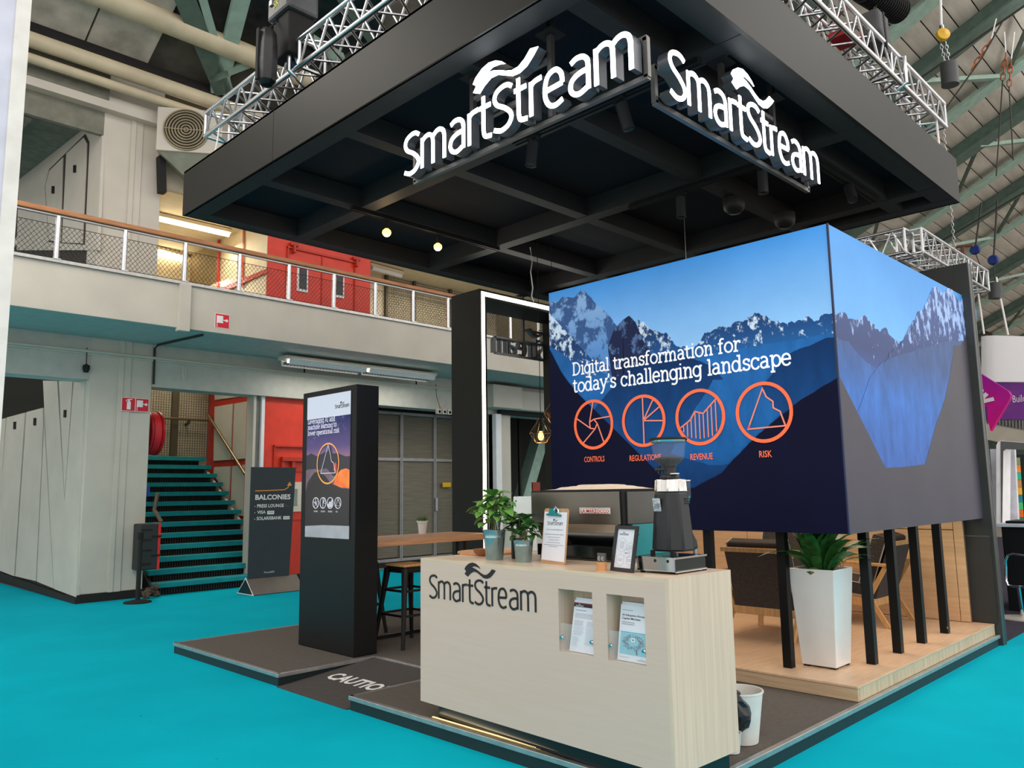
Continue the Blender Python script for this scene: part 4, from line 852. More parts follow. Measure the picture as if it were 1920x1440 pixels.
layer(1, [(1560, 882), (1690, 876), (1735, 870), (1850, 866)], darkS, 7, .01)
MB().bar((XM-.004, YM-.004, ZB), (XM-.004, YM-.004, ZT), .014).build('corner_trim', M('trim_blue', (38, 50, 84), .5), MU)
# lettering and icons on the front
FM = lambda a, b_, c=0: Vector((XM-.016-c, a, b_))      # a = world y (to the left), b = z
def FMf(o): return lambda a, b_, c=0: Vector((XM-.016-c, o.y-a, o.z+b_))
def slab_px(text, p, q, mt, par, t=.004, w=.17, X=None):
    a, c_ = onx(*p, X or XM), onx(*q, X or XM); g = MB(); F_ = lambda u_, v_, n_=0: Vector(((X or XM)-(.016 if X is None else .004)-n_, a.y-u_, a.z+v_))
    slab(g, text, F_, a.y-c_.y, t, w=w); g.build('lettering', mt, par)
whiteE = M('print_white', (250, 250, 252), .5, emit=.35, noise=0); orangeE = M('print_orange', (255, 112, 66), .5, emit=.3, noise=0); pinkE = M('print_salmon', (245, 140, 116), .5, emit=.25, noise=0)
slab_px('Digital transformation for', (1076, 704), (1391, 659), whiteE, MU)
slab_px("today's challenging landscape", (1077, 736), (1487, 690), whiteE, MU)
def icon(kind, cx, cy, r, X, par, w=.026, mo=None, mi=None, off=.016):
    F_ = lambda u_, v_, n_=0: Vector((X-off-n_, cy-u_, cx+v_)); g = MB()     # cx = z centre, cy = y centre
    g.ribbon(arc(0, 0, r, r, 0, 360, 40), w, F_, .004); g.build('icon_ring', mo or orangeE, par); g = MB(); L = lambda pts, k=.42: g.ribbon([(x*r, y*r) for x, y in pts], w*k, F_, .004)
    if kind == 0:
        for i in range(5):
            a = math.radians(80+72*i); p_ = (.22*math.cos(a), .22*math.sin(a)); q_ = (.95*math.cos(a-1.1), .95*math.sin(a-1.1)); L([p_, q_]); a2 = a+math.radians(72); L([p_, (.22*math.cos(a2), .22*math.sin(a2))])
    elif kind == 1:
        L([(0, .93), (0, -.93)])
        for a in (58, 32, -4): L([(0, 0), (.93*math.cos(math.radians(a)), .93*math.sin(math.radians(a)))])
    elif kind == 2:
        top = [(-.85, -.35), (-.4, -.08), (-.2, .22), (.15, .12), (.72, .62)]; L(top)
        for x in (-.72, -.55, -.38, -.2, -.02, .15, .33, .5, .68):
            for i in range(4):
                if top[i][0] <= x <= top[i+1][0]: y_ = top[i][1]+(x-top[i][0])/(top[i+1][0]-top[i][0])*(top[i+1][1]-top[i][1])
            L([(x, y_), (x, max(-math.sqrt(.8-x*x), -.82+abs(x)*.15))], .3)
    else: L([(-.62, -.55), (0, .82), (.13, .52), (.36, .34), (.36, .12), (.6, -.02), (.76, -.52), (-.62, -.55), (-.55, -.4)])
    g.build('icon_lines', mi or pinkE, par)
def orx(px, py): v = onx(px, py, XM); return v
for kind, (x0, x1, yc) in enumerate(((1079, 1152, 796), (1169, 1250, 789), (1269, 1362, 782), (1382, 1489, 773))):
    a, c_ = orx(x0, yc), orx(x1, yc); icon(kind, (a.z+c_.z)/2, (a.y+c_.y)/2, (a.y-c_.y)/2-.012, XM, MU)
for s, x0, x1, y in (('CONTROLS', 1098, 1136, 867), ('REGULATIONS', 1183, 1242, 865), ('REVENUE', 1297, 1339, 863), ('RISK', 1426, 1450, 858)):
    a, c_ = orx(x0, y), orx(x1, y-.2); fit('icon_caption', s, (lambda a_: lambda u_, v_, n_=0: Vector((XM-.018-n_, a_.y-u_, a_.z+v_)))(a), a.y-c_.y, .05, orangeE, MU, off=.012)
# posts
pm = M('post_black', (11, 12, 12), .45, spec=.3)
f0 = None
for x, y in ((5.66, 2.84), (5.66, 3.46), (6.17, 2.44), (6.70, 2.44), (7.24, 2.44), (7.84, 2.44)):
    if f0 is None: f0 = MB().box(x-.022, x+.04, y-.045, y+.02, .195, ZB+.05).build('post', pm, MU); fx, fy = x, y
    else: share(f0, 'post', MU, Matrix.Translation((x-fx, y-fy, 0)))
MB().lathe((7.80, 2.393, .25), [(0, 0), (.01, 0), (.01, .004), (0, .004)], 10, axis=(0, -1, 0)).build('bolt', steel, MU)
# ================================================================ lounge
wtop = M('lounge_laminate', (214, 180, 148), .38, noise=.05, scale=4, stretch=(1, 8, 8)); wside = M('lounge_riser', (196, 178, 148), .5, noise=.08, scale=4, stretch=(6, 6, .6))
wfront = M('lounge_riser_front', (196, 170, 138), .5, noise=.08, scale=4, stretch=(6, .6, 12))
LG = thing('lounge_floor', 'raised light wood lounge floor under the mural', 'platform', (7, 3.6, .1))
MB().box(5.42, 8.64, 2.235, 6.6, .18, .195).build('floor_board', wtop, LG, bevel=.002); MB().box(5.425, 5.45, 2.24, 6.6, ZD, .18).build('riser', wfront, LG)
MB().box(5.45, 7.1, 2.238, 2.26, ZD, .18).build('riser', wside, LG); MB().box(7.104, 8.64, 2.238, 2.26, ZD, .18).build('riser', wside, LG)
wwall = M('lounge_wall', (218, 178, 136), .5, noise=.06, scale=3, stretch=(6, .6, 10))
LW = thing('lounge_wall', 'light wood panelled wall at the back of the lounge', 'wall panel', (8.6, 3.6, .2))
for y0, y1, z0, z1 in ((2.42, 2.5, .2, 2.3), (2.506, 3.6, .2, 1.06), (2.506, 3.6, 1.068, 2.3), (3.606, 4.7, .2, 1.06), (3.606, 4.7, 1.068, 2.3), (4.706, 5.9, .2, 1.06), (4.706, 5.9, 1.068, 2.3)): MB().box(8.575, 8.6, y0, y1, z0, z1).build('wall_panel', wwall, LW)
MB().box(8.6, 8.64, 2.42, 5.9, .2, 2.3).build('backing', M('seam_brown', (120, 84, 56), .7), LW)
for x, y in ((0, 4.4), (0, 3.1)): MB().lathe((8.575, y, 1.16), [(0, 0), (.012, 0), (.012, .003), (0, .003)], 10, axis=(-1, 0, 0)).build('screw', rubber, LW)
area('lounge_light', (7.2, 3.6, 2.33), 1.6, 34, col=(1, .8, .58), sy=1.6)
fn = thing('dark_end_wall', 'tall dark end wall closing the right side of the stand', 'wall panel', (8.72, 4, 0))
finm = M('fin_dark', (58, 60, 58), .3, noise=.04)
MB().box(8.66, 8.75, 2.18, 6.6, 0, 3.70).build('wall_board', finm, fn, bevel=.004); MB().box(8.645, 8.66, 2.21, 2.42, .2, 1.0).build('lower_board', M('lower_dark', (52, 50, 48), .6), fn); MB().box(8.65, 8.66, 2.21, 2.42, 1.0, 1.012).build('seam_strip', steel, fn)
MB().box(8.745, 8.756, 2.175, 2.2, 0, 3.7).build('edge_strip', steel, fn)
# armchair
fab = M('charcoal_fabric', (66, 60, 60), .95, noise=.12, scale=60); ash = M('ash_wood', (206, 160, 104), .5, noise=.08, scale=5, stretch=(8, 8, 1)); pip = M('piping', (190, 186, 182), .7)
A0 = thing('armchair', 'grey upholstered ash armchair seen side-on behind the slatted posts', 'armchair', (0, 0, 0), 'lounge armchairs')
def cushion(pts, x0, x1, name):
    o = MB().prism([(x0, y, z) for y, z in pts], (x1-x0, 0, 0)).build(name, fab, A0, bevel=.025, seg=3)
    for x in (x0+.006, x1-.006): MB().tube([(x, y, z) for y, z in pts], .006, 5, closed=True).build('piping', pip, A0, True)
cushion([(-.26, .27), (.34, .33), (.34, .45), (-.26, .38)], -.27, .27, 'seat_cushion')
cushion([(-.25, .34), (-.13, .38), (-.30, .86), (-.42, .82)], -.27, .27, 'back_cushion')
MB().prism([(-.27, -.28, .24), (-.27, -.255, .24), (-.27, -.42, .74), (-.27, -.445, .74)], (.54, 0, 0)).build('back_panel', fab, A0)
for q_ in (((-.31, -.435, .76), (.31, -.435, .76), .03, .04), ((-.31, -.27, .22), (.31, -.27, .22), .03, .07), ((-.31, .33, .28), (.31, .33, .28), .03, .06)): MB().bar(*q_).build('cross_rail', ash, A0, bevel=.004)
for s_ in (-1, 1):
    x = s_*.31
    MB().bar((x, -.45, .57), (x, .36, .60), .05, .028).build('armrest', ash, A0, bevel=.006)
    MB().bar((x, -.28, .21), (x, .33, .27), .028, .07).build('side_rail', ash, A0, bevel=.004)
    MB().bar((x, .30, .59), (x, .22, .0), .028, .045).build('leg', ash, A0, bevel=.004); MB().bar((x, -.42, .58), (x, -.2, .2), .028, .04).bar((x, -.24, .27), (x, -.40, .0), .028, .045).build('leg', ash, A0, bevel=.004)
A0.location = (8.06, 3.27, .195)
dup(A0, (6.93, 3.52, .195), -PI/2, 'grey armchair seen from behind, left of the white planter', scale=1.0)
dup(A0, (8.12, 4.15, .195), PI/2, 'grey armchair against the far wood wall, only its back showing')
# planter with peace lily
PL = thing('planter', 'tall white tapered planter with a peace lily under the mural', 'planter', (5.92, 2.65, .195))
wg = M('gloss_white', (228, 228, 226), .18, noise=.01, coat=.4)
cx_, cy_ = 5.92, 2.66
def sq(h, z): return [(cx_-h, cy_-h, z), (cx_+h, cy_-h, z), (cx_+h, cy_+h, z), (cx_-h, cy_+h, z)]
MB().add(sq(.128, .207)+sq(.172, .9)+sq(.158, .9)+sq(.155, .84), [(0, 1, 5, 4), (1, 2, 6, 5), (2, 3, 7, 6), (3, 0, 4, 7), (3, 2, 1, 0), (4, 5, 9, 8), (5, 6, 10, 9), (6, 7, 11, 10), (7, 4, 8, 11), (8, 9, 13, 12), (9, 10, 14, 13), (10, 11, 15, 14), (11, 8, 12, 15)]).build('pot', wg, PL, bevel=.006)
MB().box(cx_-.155, cx_+.155, cy_-.155, cy_+.155, .82, .845).build('soil', M('soil', (40, 32, 24), .95, noise=.3, scale=30, bump=.6), PL)
for a, c_ in ((-1, -1), (1, -1), (1, 1), (-1, 1)): MB().box(cx_+a*.1-.02, cx_+a*.1+.02, cy_+c_*.1-.02, cy_+c_*.1+.02, .195, .208).build('foot', rubber, PL)
leafm = M('lily_leaf', (40, 92, 44), .4, noise=.25, scale=12, rgb2=(70, 130, 60)); leaf2 = M('coffee_leaf', (74, 138, 52), .36, noise=.2, scale=14, rgb2=(122, 176, 84)); leaf3 = M('dark_leaf', (36, 84, 38), .4, noise=.3, scale=14, rgb2=(66, 118, 54))
def leafmesh(L, W, arch_, mat, name, k=7, stem=.0, fold=.18):
    g = MB(); 
    for i in range(k):
        t = i/(k-1); w_ = W*math.sin(PI*min(1, t**.8*.97+.015))**.8; x = stem+L*t; z = arch_*math.sin(t*PI*.75)-arch_*t*t*.9
        g.v += [Vector((x, -w_, z+w_*fold)), Vector((x, 0, z)), Vector((x, w_, z+w_*fold))]
    for i in range(k-1):
        a = 3*i; g.f += [(a, a+3, a+4, a+1), (a+1, a+4, a+5, a+2)]; g.m += [0, 0]
    me = bpy.data.meshes.new(name); me.from_pydata(g.v, [], g.f); me.materials.append(mat); me.polygons.foreach_set('use_smooth', [True]*len(me.polygons)); return me
lm_ = leafmesh(.40, .038, .09, leafm, 'leaf'); rr = random.Random(5)
def addleaf(me, par, p, az, el, sc, roll=0, name='leaf'):
    o = bpy.data.objects.new(name, me); COL.objects.link(o); o.parent = par; pw = Vector(par['_w'])
    o.matrix_local = Matrix.Translation(Vector(p)-pw) @ Matrix.Rotation(az, 4, 'Z') @ Matrix.Rotation(-el, 4, 'Y') @ Matrix.Rotation(roll, 4, 'X') @ Matrix.Scale(sc, 4); return o
for i in range(64):
    az = i*2.4+rr.uniform(-.3, .3); el = rr.uniform(.3, 1.5); r_ = rr.uniform(0, .07)
    addleaf(lm_, PL, (cx_+r_*math.cos(az), cy_+r_*math.sin(az), .845), az, el, rr.uniform(.8, 1.35), rr.uniform(-.5, .5))
fl = leafmesh(.1, .03, .01, M('spathe', (220, 226, 190), .5), 'spathe')
for az, px in ((2.6, -.05), (3.4, .02)): addleaf(fl, PL, (cx_+px-.06, cy_+.03, 1.1), az, 1.4, .9, name='flower')
MB().lathe((cx_-.12, cy_+.0, .87), [(0, -.02), (.05, -.01), (.06, .01), (.03, .035), (0, .04)], 12).build('moss', M('moss', (96, 112, 60), .95, noise=.4, scale=60, bump=1), PL, True)

# ================================================================ kiosk
K = thing('display_kiosk', 'black freestanding totem with a portrait screen', 'kiosk', (4.15, 6.45, ZD))
kx0, kx1, ky0, ky1, kz = 4.03, 4.275, 5.995, 6.915, 2.482
MB().box(kx0, kx1, ky0, ky1, ZD, kz).build('cabinet', M('kiosk_black', (13, 15, 15), .42, noise=.04, spec=.35), K, bevel=.004); KX = kx0-.004
K1 = lambda x, y: onx(x, y, KX+.002)
def kp(pts, mt, k, name='screen_image', amp=0):
    P = ridge(pts, amp, 3) if amp else [Vector(p) for p in pts]
    q = []
    for p in P:
        v = K1(p.x, p.y); v.y = min(max(v.y, 6.08), 6.825); v.z = max(v.z, 1.1); q.append(v+Vector((-.003-.0004*k, 0, 0)))
    MB().flat(q).build(name, mt, K, recalc=False)
MB().box(kx0-.003, kx0+.01, 6.07, 6.835, 1.09, 2.44).build('screen_bezel', black, K)
def SC(name, c, e=.35, rgb2=None, sc=8): return M(name, c, .25, emit=e, noise=.0 if not rgb2 else .05, rgb2=rgb2, scale=sc)
scw = SC('screen_white', (196, 202, 218), .3)
MB().box(kx0-.0055, kx0-.003, 6.08, 6.825, 2.215, 2.43).build('screen_header', scw, K); MB().box(kx0-.0055, kx0-.003, 6.08, 6.825, 1.1, 1.215).build('screen_footer', M('brushed_panel', (186, 188, 196), .3, .3), K)
skyK = MM('screen_sky', [(0, (60, 50, 70)), (.36, (150, 108, 132)), (.55, (88, 76, 122)), (1, (30, 40, 88))], (1.5, 2.118), (96, 92, 140), e=.3, rough=.2, nscale=12, thr=(.62, .75))
MB().flat([(kx0-.0045, 6.08, 1.215), (kx0-.0045, 6.825, 1.215), (kx0-.0045, 6.825, 2.215), (kx0-.0045, 6.08, 2.215)]).build('screen_image', skyK, K)
k_ = SC('screen_dark', (20, 20, 26), .1)
kp([(570, 856), (584, 850), (596, 856), (606, 850), (616, 846), (621, 836), (624, 850), (640, 852), (662, 855), (662, 900), (570, 900)], SC('screen_mount', (24, 28, 44), .15), 3, amp=.1)
kp([(570, 884), (585, 880), (600, 881), (612, 878), (625, 892), (640, 896), (662, 880), (662, 930), (570, 930)], SC('screen_mist', (120, 100, 112), .3, (60, 50, 70)), 4, amp=.08)
kp([(570, 940), (578, 905), (590, 886), (600, 884), (610, 892), (620, 905), (640, 915), (662, 918), (662, 986), (570, 986)], k_, 5, amp=.03)
tent = SC('screen_tent', (246, 140, 40), .35, (220, 70, 30), 9)
kp([(626, 908), (632, 890), (640, 881), (650, 878), (660, 881), (662, 915), (640, 914)], tent, 6); kp([(626, 882), (629, 866), (632, 870), (632, 886)], SC('screen_person', (200, 60, 40), .4), 6)
ko = M('screen_orange', (236, 160, 80), .3, emit=.35, noise=0); kw = M('screen_text', (226, 226, 236), .3, emit=.35, noise=0)
c_ = K1(616, 869); F_ = lambda u_, v_, n_=0: Vector((KX-.006-n_, c_.y-u_, c_.z+v_))
g = MB(); g.ribbon(arc(0, 0, .185, .185, 0, 360, 40), .014, F_, .0005); g.build('screen_ring', ko, K)
g = MB(); g.ribbon([(-.12, -.09), (0, .17), (.04, .09), (.06, .02), (.1, 0), (.13, -.09), (-.12, -.09)], .005, F_, .0005); g.build('screen_lines', kw, K)
for s, p, q in (('Leveraging AI and', (578, 795.5), (629, 790)), ('machine learning to', (578, 806), (632, 800.5)), ('lower operational risk', (578, 817), (637, 811.5))): slab_px(s, p, q, kw, K, .0006, .15, KX-.001)
for kind, px in enumerate((593.5, 607, 620.5, 635)):
    v = K1(px, 943); icon(kind, v.z, v.y, .05, KX, K, .0045, kw, kw, .004)
    fit('screen_caption', ('CONTROLS', 'REGULATIONS', 'REVENUE', 'RISK')[kind], (lambda a_: lambda u_, v_, n_=0: Vector((KX-.005-n_, a_.y+.035-u_, a_.z-.085+v_)))(v), .07 if kind < 3 else .03, .014, kw, K)
ink = M('logo_ink', (30, 28, 30), .5, noise=0)
v0, v1 = K1(629, 766), K1(656, 762); g = MB(); F_ = lambda u_, v_, n_=0: Vector((KX-.003-n_, v0.y-u_, v0.z+v_)); wordmark(g, F_, v0.y-v1.y, .0006); g.build('logo', ink, K)

# ================================================================ bar table and stools
oak = M('table_oak', (214, 160, 118), .4, noise=.08, scale=4, stretch=(.7, 10, 10))
T = thing('bar_table', 'high oak bar table between the totem and the black arch', 'table', (5.15, 6.55, ZD))
MB().box(4.30, 5.93, 6.23, 6.9, 1.0, 1.06).build('tabletop', oak, T, bevel=.003)
for x in (4.45, 5.75):
    for y in (6.5, 6.62): MB().box(x-.02, x+.02, y-.02, y+.02, ZD, 1.0).build('leg', black, T)
MB().box(4.4, 5.8, 6.54, 6.58, ZD, ZD+.03).build('base_rail', black, T)
S0 = thing('bar_stool', 'black metal bar stool with an oak seat nearest the counter', 'stool', (0, 0, 0), 'metal bar stools')
stm = M('stool_metal', (34, 35, 37), .38, .5, noise=.06); sw_ = M('stool_oak', (206, 156, 98), .5, noise=.1, scale=5, stretch=(8, 1, 8))
MB().box(-.155, .155, -.155, .155, .715, .738).build('seat', sw_, S0, bevel=.012, seg=3)
MB().prism([(-.15, -.15, .66), (.15, -.15, .66), (.15, .15, .66), (-.15, .15, .66)], (0, 0, .056)).build('seat_frame', stm, S0, bevel=.015)
for a, c_ in ((-1, -1), (1, -1), (1, 1), (-1, 1)):
    l = MB().tube([(a*.135, c_*.135, .70), (a*.165, c_*.165, .45), (a*.215, c_*.215, .04)], [.034, .026, .018], 8).build('leg', stm, S0, True); MB().tube([(a*.214, c_*.214, .05), (a*.22, c_*.22, 0)], .019, 8).build('rubber_foot', rubber, l, True)
for h, k in ((.28, .185), (.50, .165)):
    for a, c_ in (((-k, -k), (k, -k)), ((k, -k), (k, k)), ((k, k), (-k, k)), ((-k, k), (-k, -k))): MB().bar((*a, h), (*c_, h), .008, .022).build('footrest', stm, S0)
S0.location = (4.74, 6.16, ZD)
dup(S0, (5.55, 6.25, ZD), .1, 'black metal bar stool half hidden behind the nearest stool'); dup(S0, (4.74, 7.02, ZD), 0, 'black metal bar stool mostly hidden behind the totem')
# small plant on the table
pc = onz(792, 1001, 1.06); t = thing('potted_plant', 'small grassy plant in a scalloped white pot on the bar table', 'plant', tuple(pc))
MB().lathe(pc, [(0, 0), (.04, 0), (.052, .11), (.058, .115), (.058, .135), (.052, .137), (.05, .12), (0, .115)], 24).build('pot', wg, t, True)
for i in range(12): a = i*PI/6; MB().lathe(pc+Vector((.052*math.cos(a), .052*math.sin(a), .134)), [(0, -.012), (.012, -.006), (.013, .004), (0, .01)], 8).build('scallop', wg, t, True)
g = MB()
for i in range(220):
    a = rr.uniform(0, 2*PI); e = rr.uniform(.0, 1.1); L = rr.uniform(.06, .11); b0 = pc+Vector((.03*math.cos(a), .03*math.sin(a), .12)); d = Vector((math.cos(a)*math.sin(e), math.sin(a)*math.sin(e), math.cos(e)))
    s_ = d.cross(Vector((0, 0, 1))).normalized()*.0022; g.add([b0-s_, b0+s_, b0+d*L], [(0, 1, 2)])
stuff(g.build('grass_blades', M('grass', (86, 122, 52), .6, noise=.2), t, recalc=False))
# ================================================================ counter
CP = Vector((3.28, 4.126, 0)); CU = Vector((-.035, -.9994, 0)); CV = Vector((.9994, -.035, 0)); C0, C1, CW, CD = .195, 1.081, 1.943, .545
CT = thing('coffee_counter', 'pale wood laminate counter with dark wordmark and two brochure niches', 'counter', (3.5, 3.2, ZD))
wF = M('counter_front', (228, 203, 188), .42, noise=.08, scale=3.6, stretch=(8, .4, 18), rgb2=(208, 184, 166)); wS = M('counter_side', (214, 192, 170), .45, noise=.05, scale=3, stretch=(18, 18, .5)); wT = M('counter_top', (216, 192, 166), .38, noise=.07, scale=3, stretch=(10, .6, 10))
def cb(u0, u1, v0, v1, z0, z1, g=None):
    g = g or MB(); P_ = lambda u_, v_, z: CP+CU*u_+CV*v_+Vector((0, 0, z))
    g.obox(P_((u0+u1)/2, (v0+v1)/2, (z0+z1)/2), CU*(u1-u0)/2, CV*(v1-v0)/2, (0, 0, (z1-z0)/2)); return g
N1, N2, nz0, nz1 = (1.228, 1.468), (1.563, 1.80), .659, .981
g = cb(0, CW-.02, 0, .02, C0, nz0); cb(0, CW-.02, 0, .02, nz1, C1-.02, g)
for u0, u1 in ((0, N1[0]), (N1[1], N2[0]), (N2[1], CW-.02)): cb(u0, u1, 0, .02, nz0, nz1, g)
g.build('front_panel', wF, CT)
cb(0, CW-.02, 0, CD, C1-.02, C1).build('worktop', wT, CT); cb(CW-.02, CW, 0, CD, C0, C1).build('end_panel', wS, CT); cb(0, .02, .02, CD, C0, C1-.02).build('end_panel', wS, CT)
cb(.02, CW-.02, CD-.02, CD, C0, C1-.02).build('back_panel', wS, CT); cb(.02, CW-.02, .02, CD-.02, C0, C0+.02).build('base_panel', wS, CT)
cb(.10, CW-.03, .07, CD-.05, ZD, C0).build('plinth', M('plinth_dark', (20, 24, 24), .35), CT)
for k, (u0, u1) in enumerate((N1, N2)):
    g = cb(u0-.01, u0, .02, .12, nz0, nz1); cb(u1, u1+.01, .02, .12, nz0, nz1, g); cb(u0-.01, u1+.01, .02, .12, nz0-.01, nz0, g); cb(u0-.01, u1+.01, .02, .12, nz1, nz1+.01, g); cb(u0-.01, u1+.01, .12, .13, nz0-.01, nz1+.01, g)
    g.build('niche', wS, CT)
    ac = M('acrylic', (245, 248, 250), .05, alpha=.12, noise=0); cb(u0+.005, u1-.005, .006, .009, nz0, nz0+.145).build('acrylic_guard', ac, CT)
    for uu in (u0+.02, u1-.012):
        P_ = CP+CU*uu+CV*.004+Vector((0, 0, nz0+.072)); MB().lathe(P_, [(0, .012), (.008, .012), (.013, .004), (.013, 0)], 16, axis=-CV).build('guard_knob', chrome, CT, True)
FC = frame(CP+Vector((0, 0, 0)), CU, (0, 0, 1), -CV)
g = MB(); LFr = lambda a, b_, c=0: FC(.094+a, .8405+b_, c); wordmark(g, LFr, .985, .003, w=.095); g.build('logo', ink, CT)
# brochures
paper = M('paper', (226, 228, 236), .55, noise=.0)
def leaflet(label, u0, u1, zt, lean, col, kind):
    t = thing('brochure', label, 'brochure', tuple(CP+CU*(u0+u1)/2+Vector((0, 0, nz0))))
    A = CP+CU*u0+CV*.028+Vector((0, 0, nz0+.004)); vv = (Vector((0, 0, 1))*math.cos(.16)+CV*math.sin(.16)+CU*lean).normalized(); uu = CU.copy(); F_ = lambda a, b_, c=0: A+uu*a+vv*b_-uu.cross(vv).normalized()*c*(-1 if uu.cross(vv).dot(CV) > 0 else 1)*-1
    nrm = -CV
    F_ = lambda a, b_, c=0: A+uu*a+vv*b_+nrm*c
    w_, h_ = u1-u0, zt
    for j, (dx, dh) in enumerate(((.006, .012), (.0, 0))): MB().prism([F_(dx, 0, -.006+.003*j), F_(w_+dx, 0, -.006+.003*j), F_(w_+dx, h_+dh, -.006+.003*j), F_(dx, h_+dh, -.006+.003*j)], nrm*.002).build('sheet', paper, t)
    return t, F_, w_, h_
gr = M('grey_print', (150, 152, 164), .6, noise=0)
t, F_, w_, h_ = leaflet('white leaflet with a dark header band in the left counter niche', N1[0]+.045, N1[1]-.008, .262, .04, None, 0)
MB().prism([F_(0, h_*.87, .0), F_(w_, h_*.87, 0), F_(w_, h_*.94, 0), F_(0, h_*.94, 0)], -CV*.0008).build('header_band', M('band_dark', (44, 28, 36), .5), t); MB().prism([F_(0, h_*.935, .0), F_(w_, h_*.935, 0), F_(w_, h_*.95, 0), F_(0, h_*.95, 0)], -CV*.001).build('header_line', M('band_red', (150, 30, 50), .5), t)
g = MB(); wordmark(g, lambda a, b_, c=0: F_(.012+a, h_*.88+b_, .0012+c), .055, .0003); g.build('logo', paper, t)
g = MB()
def lines(g, x0, x1, y0, n, dy, hh=.0012, rag=.0):
    for i in range(n): x1_ = x1-rr.uniform(0, rag)*(x1-x0); g.add([F_(x0, y0-i*dy, .0012), F_(x1_, y0-i*dy, .0012), F_(x1_, y0-i*dy+hh, .0012), F_(x0, y0-i*dy+hh, .0012)], [(0, 1, 2, 3)])
lines(g, .015, .09, h_*.8, 1, .01, .003); lines(g, .015, w_-.008, h_*.74, 5, .0055); lines(g, .015, .085, h_*.6, 14, .0055, rag=.2); lines(g, .1, w_-.008, h_*.6, 22, .0055, rag=.2); lines(g, .015, .06, h_*.28, 9, .0055, rag=.4)
g.build('printed_text', gr, t, recalc=False)
t, F_, w_, h_ = leaflet('white report with a blue circuit-brain picture in the right counter niche', N2[0]+.035, N2[1]-.006, .268, .0, None, 1)
fit('lettering', 'AI Adoption Across', lambda a, b_, c=0: F_(.014+a, h_*.785+b_, .0012+c), .142, .013, ink, t, off=.008); fit('lettering', 'Capital Markets', lambda a, b_, c=0: F_(.014+a, h_*.725+b_, .0012+c), .115, .013, ink, t, off=.008)
g = MB(); lines(g, .014, .1, h_*.68, 2, .009, .003, .3); lines(g, .014, .08, h_*.9, 1, .01, .002); lines(g, .012, .075, h_*.065, 1, .01, .002); g.build('printed_text', gr, t, recalc=False)
MB().prism([F_(.012, h_*.12), F_(w_-.018, h_*.12), F_(w_-.018, h_*.52), F_(.012, h_*.52)], -CV*.0008).build('picture', M('picture_blue', (110, 186, 204), .5), t)
g = MB(); bc_ = (w_*.5-.003, h_*.34)
for i in range(90):
    a = i*2.39996; r_ = .5+.5*((i*7) % 10)/10; x, y = bc_[0]+.062*math.cos(a)*r_, bc_[1]+.036*math.sin(a)*r_; dx, dy = math.cos(a)*.012, math.sin(a)*.009
    g.ribbon([(x, y), (x+dx, y), (x+dx, y+dy)], .0026, lambda p, q, n_=0: F_(p, q, .0012+n_), .0004)
g.ribbon([(bc_[0]+.02, bc_[1]-.03), (bc_[0]+.026, bc_[1]-.055)], .01, lambda p, q, n_=0: F_(p, q, .0012+n_), .0004)
g.build('circuit_brain', M('brain_navy', (40, 46, 90), .5, noise=0), t); x, y = bc_
MB().prism([F_(x-.014, y+.002, .0016), F_(x+.008, y+.002, .0016), F_(x+.008, y+.022, .0016), F_(x-.014, y+.022, .0016)], -CV*.0004).build('chip', paper, t); MB().prism([F_(x-.007, y+.008, .0022), F_(x+.002, y+.008, .0022), F_(x+.002, y+.016, .0022), F_(x-.007, y+.016, .0022)], -CV*.0004).build('chip_core', ink, t)
g = MB(); wordmark(g, lambda a, b_, c=0: F_(w_-.07+a, h_*.035+b_, .0012+c), .05, .0003); g.build('logo', gr, t)
# back bar
BB = thing('back_bar', 'lower wooden back worktop behind the counter carrying the coffee machine', 'counter', (4.1, 3.6, ZD))
MB().box(3.84, 4.36, 3.0, 4.3, 1.06, 1.081).build('worktop', wT, BB); MB().box(3.86, 4.34, 3.02, 4.08, ZD, 1.06).build('carcass', wS, BB)

ZC = C1
# ---------------- coffee machine
mc = thing('coffee_machine', 'wide espresso machine with grey steel back panel and teal-reflecting base', 'coffee machine', (3.9, 3.2, ZC))
mst = M('machine_steel', (112, 108, 100), .34, .8, noise=.05, scale=2); mx0, mx1, my0, my1 = 3.70, 4.2, 2.80, 3.52
MB().prism([(mx0, my0, 1.30), (mx0-.01, my0, 1.495), (mx0+.0, my0, 1.5), (mx1, my0, 1.5), (mx1, my0, 1.30)], (0, my1-my0, 0)).build('upper_body', matt, mc, bevel=.004)
MB().box(mx0-.018, mx0-.006, my0+.012, my1-.01, 1.302, 1.49).build('back_panel', mst, mc, bevel=.002)
MB().box(mx0+.03, mx1-.02, my0-.012, my0, 1.302, 1.488).build('side_panel', M('smoked_side', (70, 68, 62), .12, .3, noise=.1, scale=2), mc, bevel=.003)
MB().box(mx0+.02, mx1, my0+.02, my1-.02, 1.10, 1.17).build('base', M('base_teal_black', (18, 26, 26), .15), mc, bevel=.004)
MB().prism([(mx0+.10, my0+.03, 1.17), (mx0+.02, my0+.03, 1.30), (mx0+.03, my0+.03, 1.30), (mx0+.11, my0+.03, 1.17)], (0, my1-my0-.06, 0)).build('mirror_panel', M('mirror_steel', (200, 200, 198), .05, 1, noise=0), mc)
MB().prism([(mx0+.10, my1-.24, 1.168), (mx0+.015, my1-.17, 1.30), (mx0+.015, my1-.02, 1.30), (mx0+.09, my1-.02, 1.168)], (-.004, 0, 0)).build('dark_cheek', M('dark_brown', (58, 46, 42), .3), mc)
MB().box(mx0+.05, mx1-.05, my0-.006, my0+.004, 1.12, 1.30).build('side_splash', M('teal_tint', (6, 128, 132), .15), mc)  # teal reflection of the floor put into the side acrylic's colour
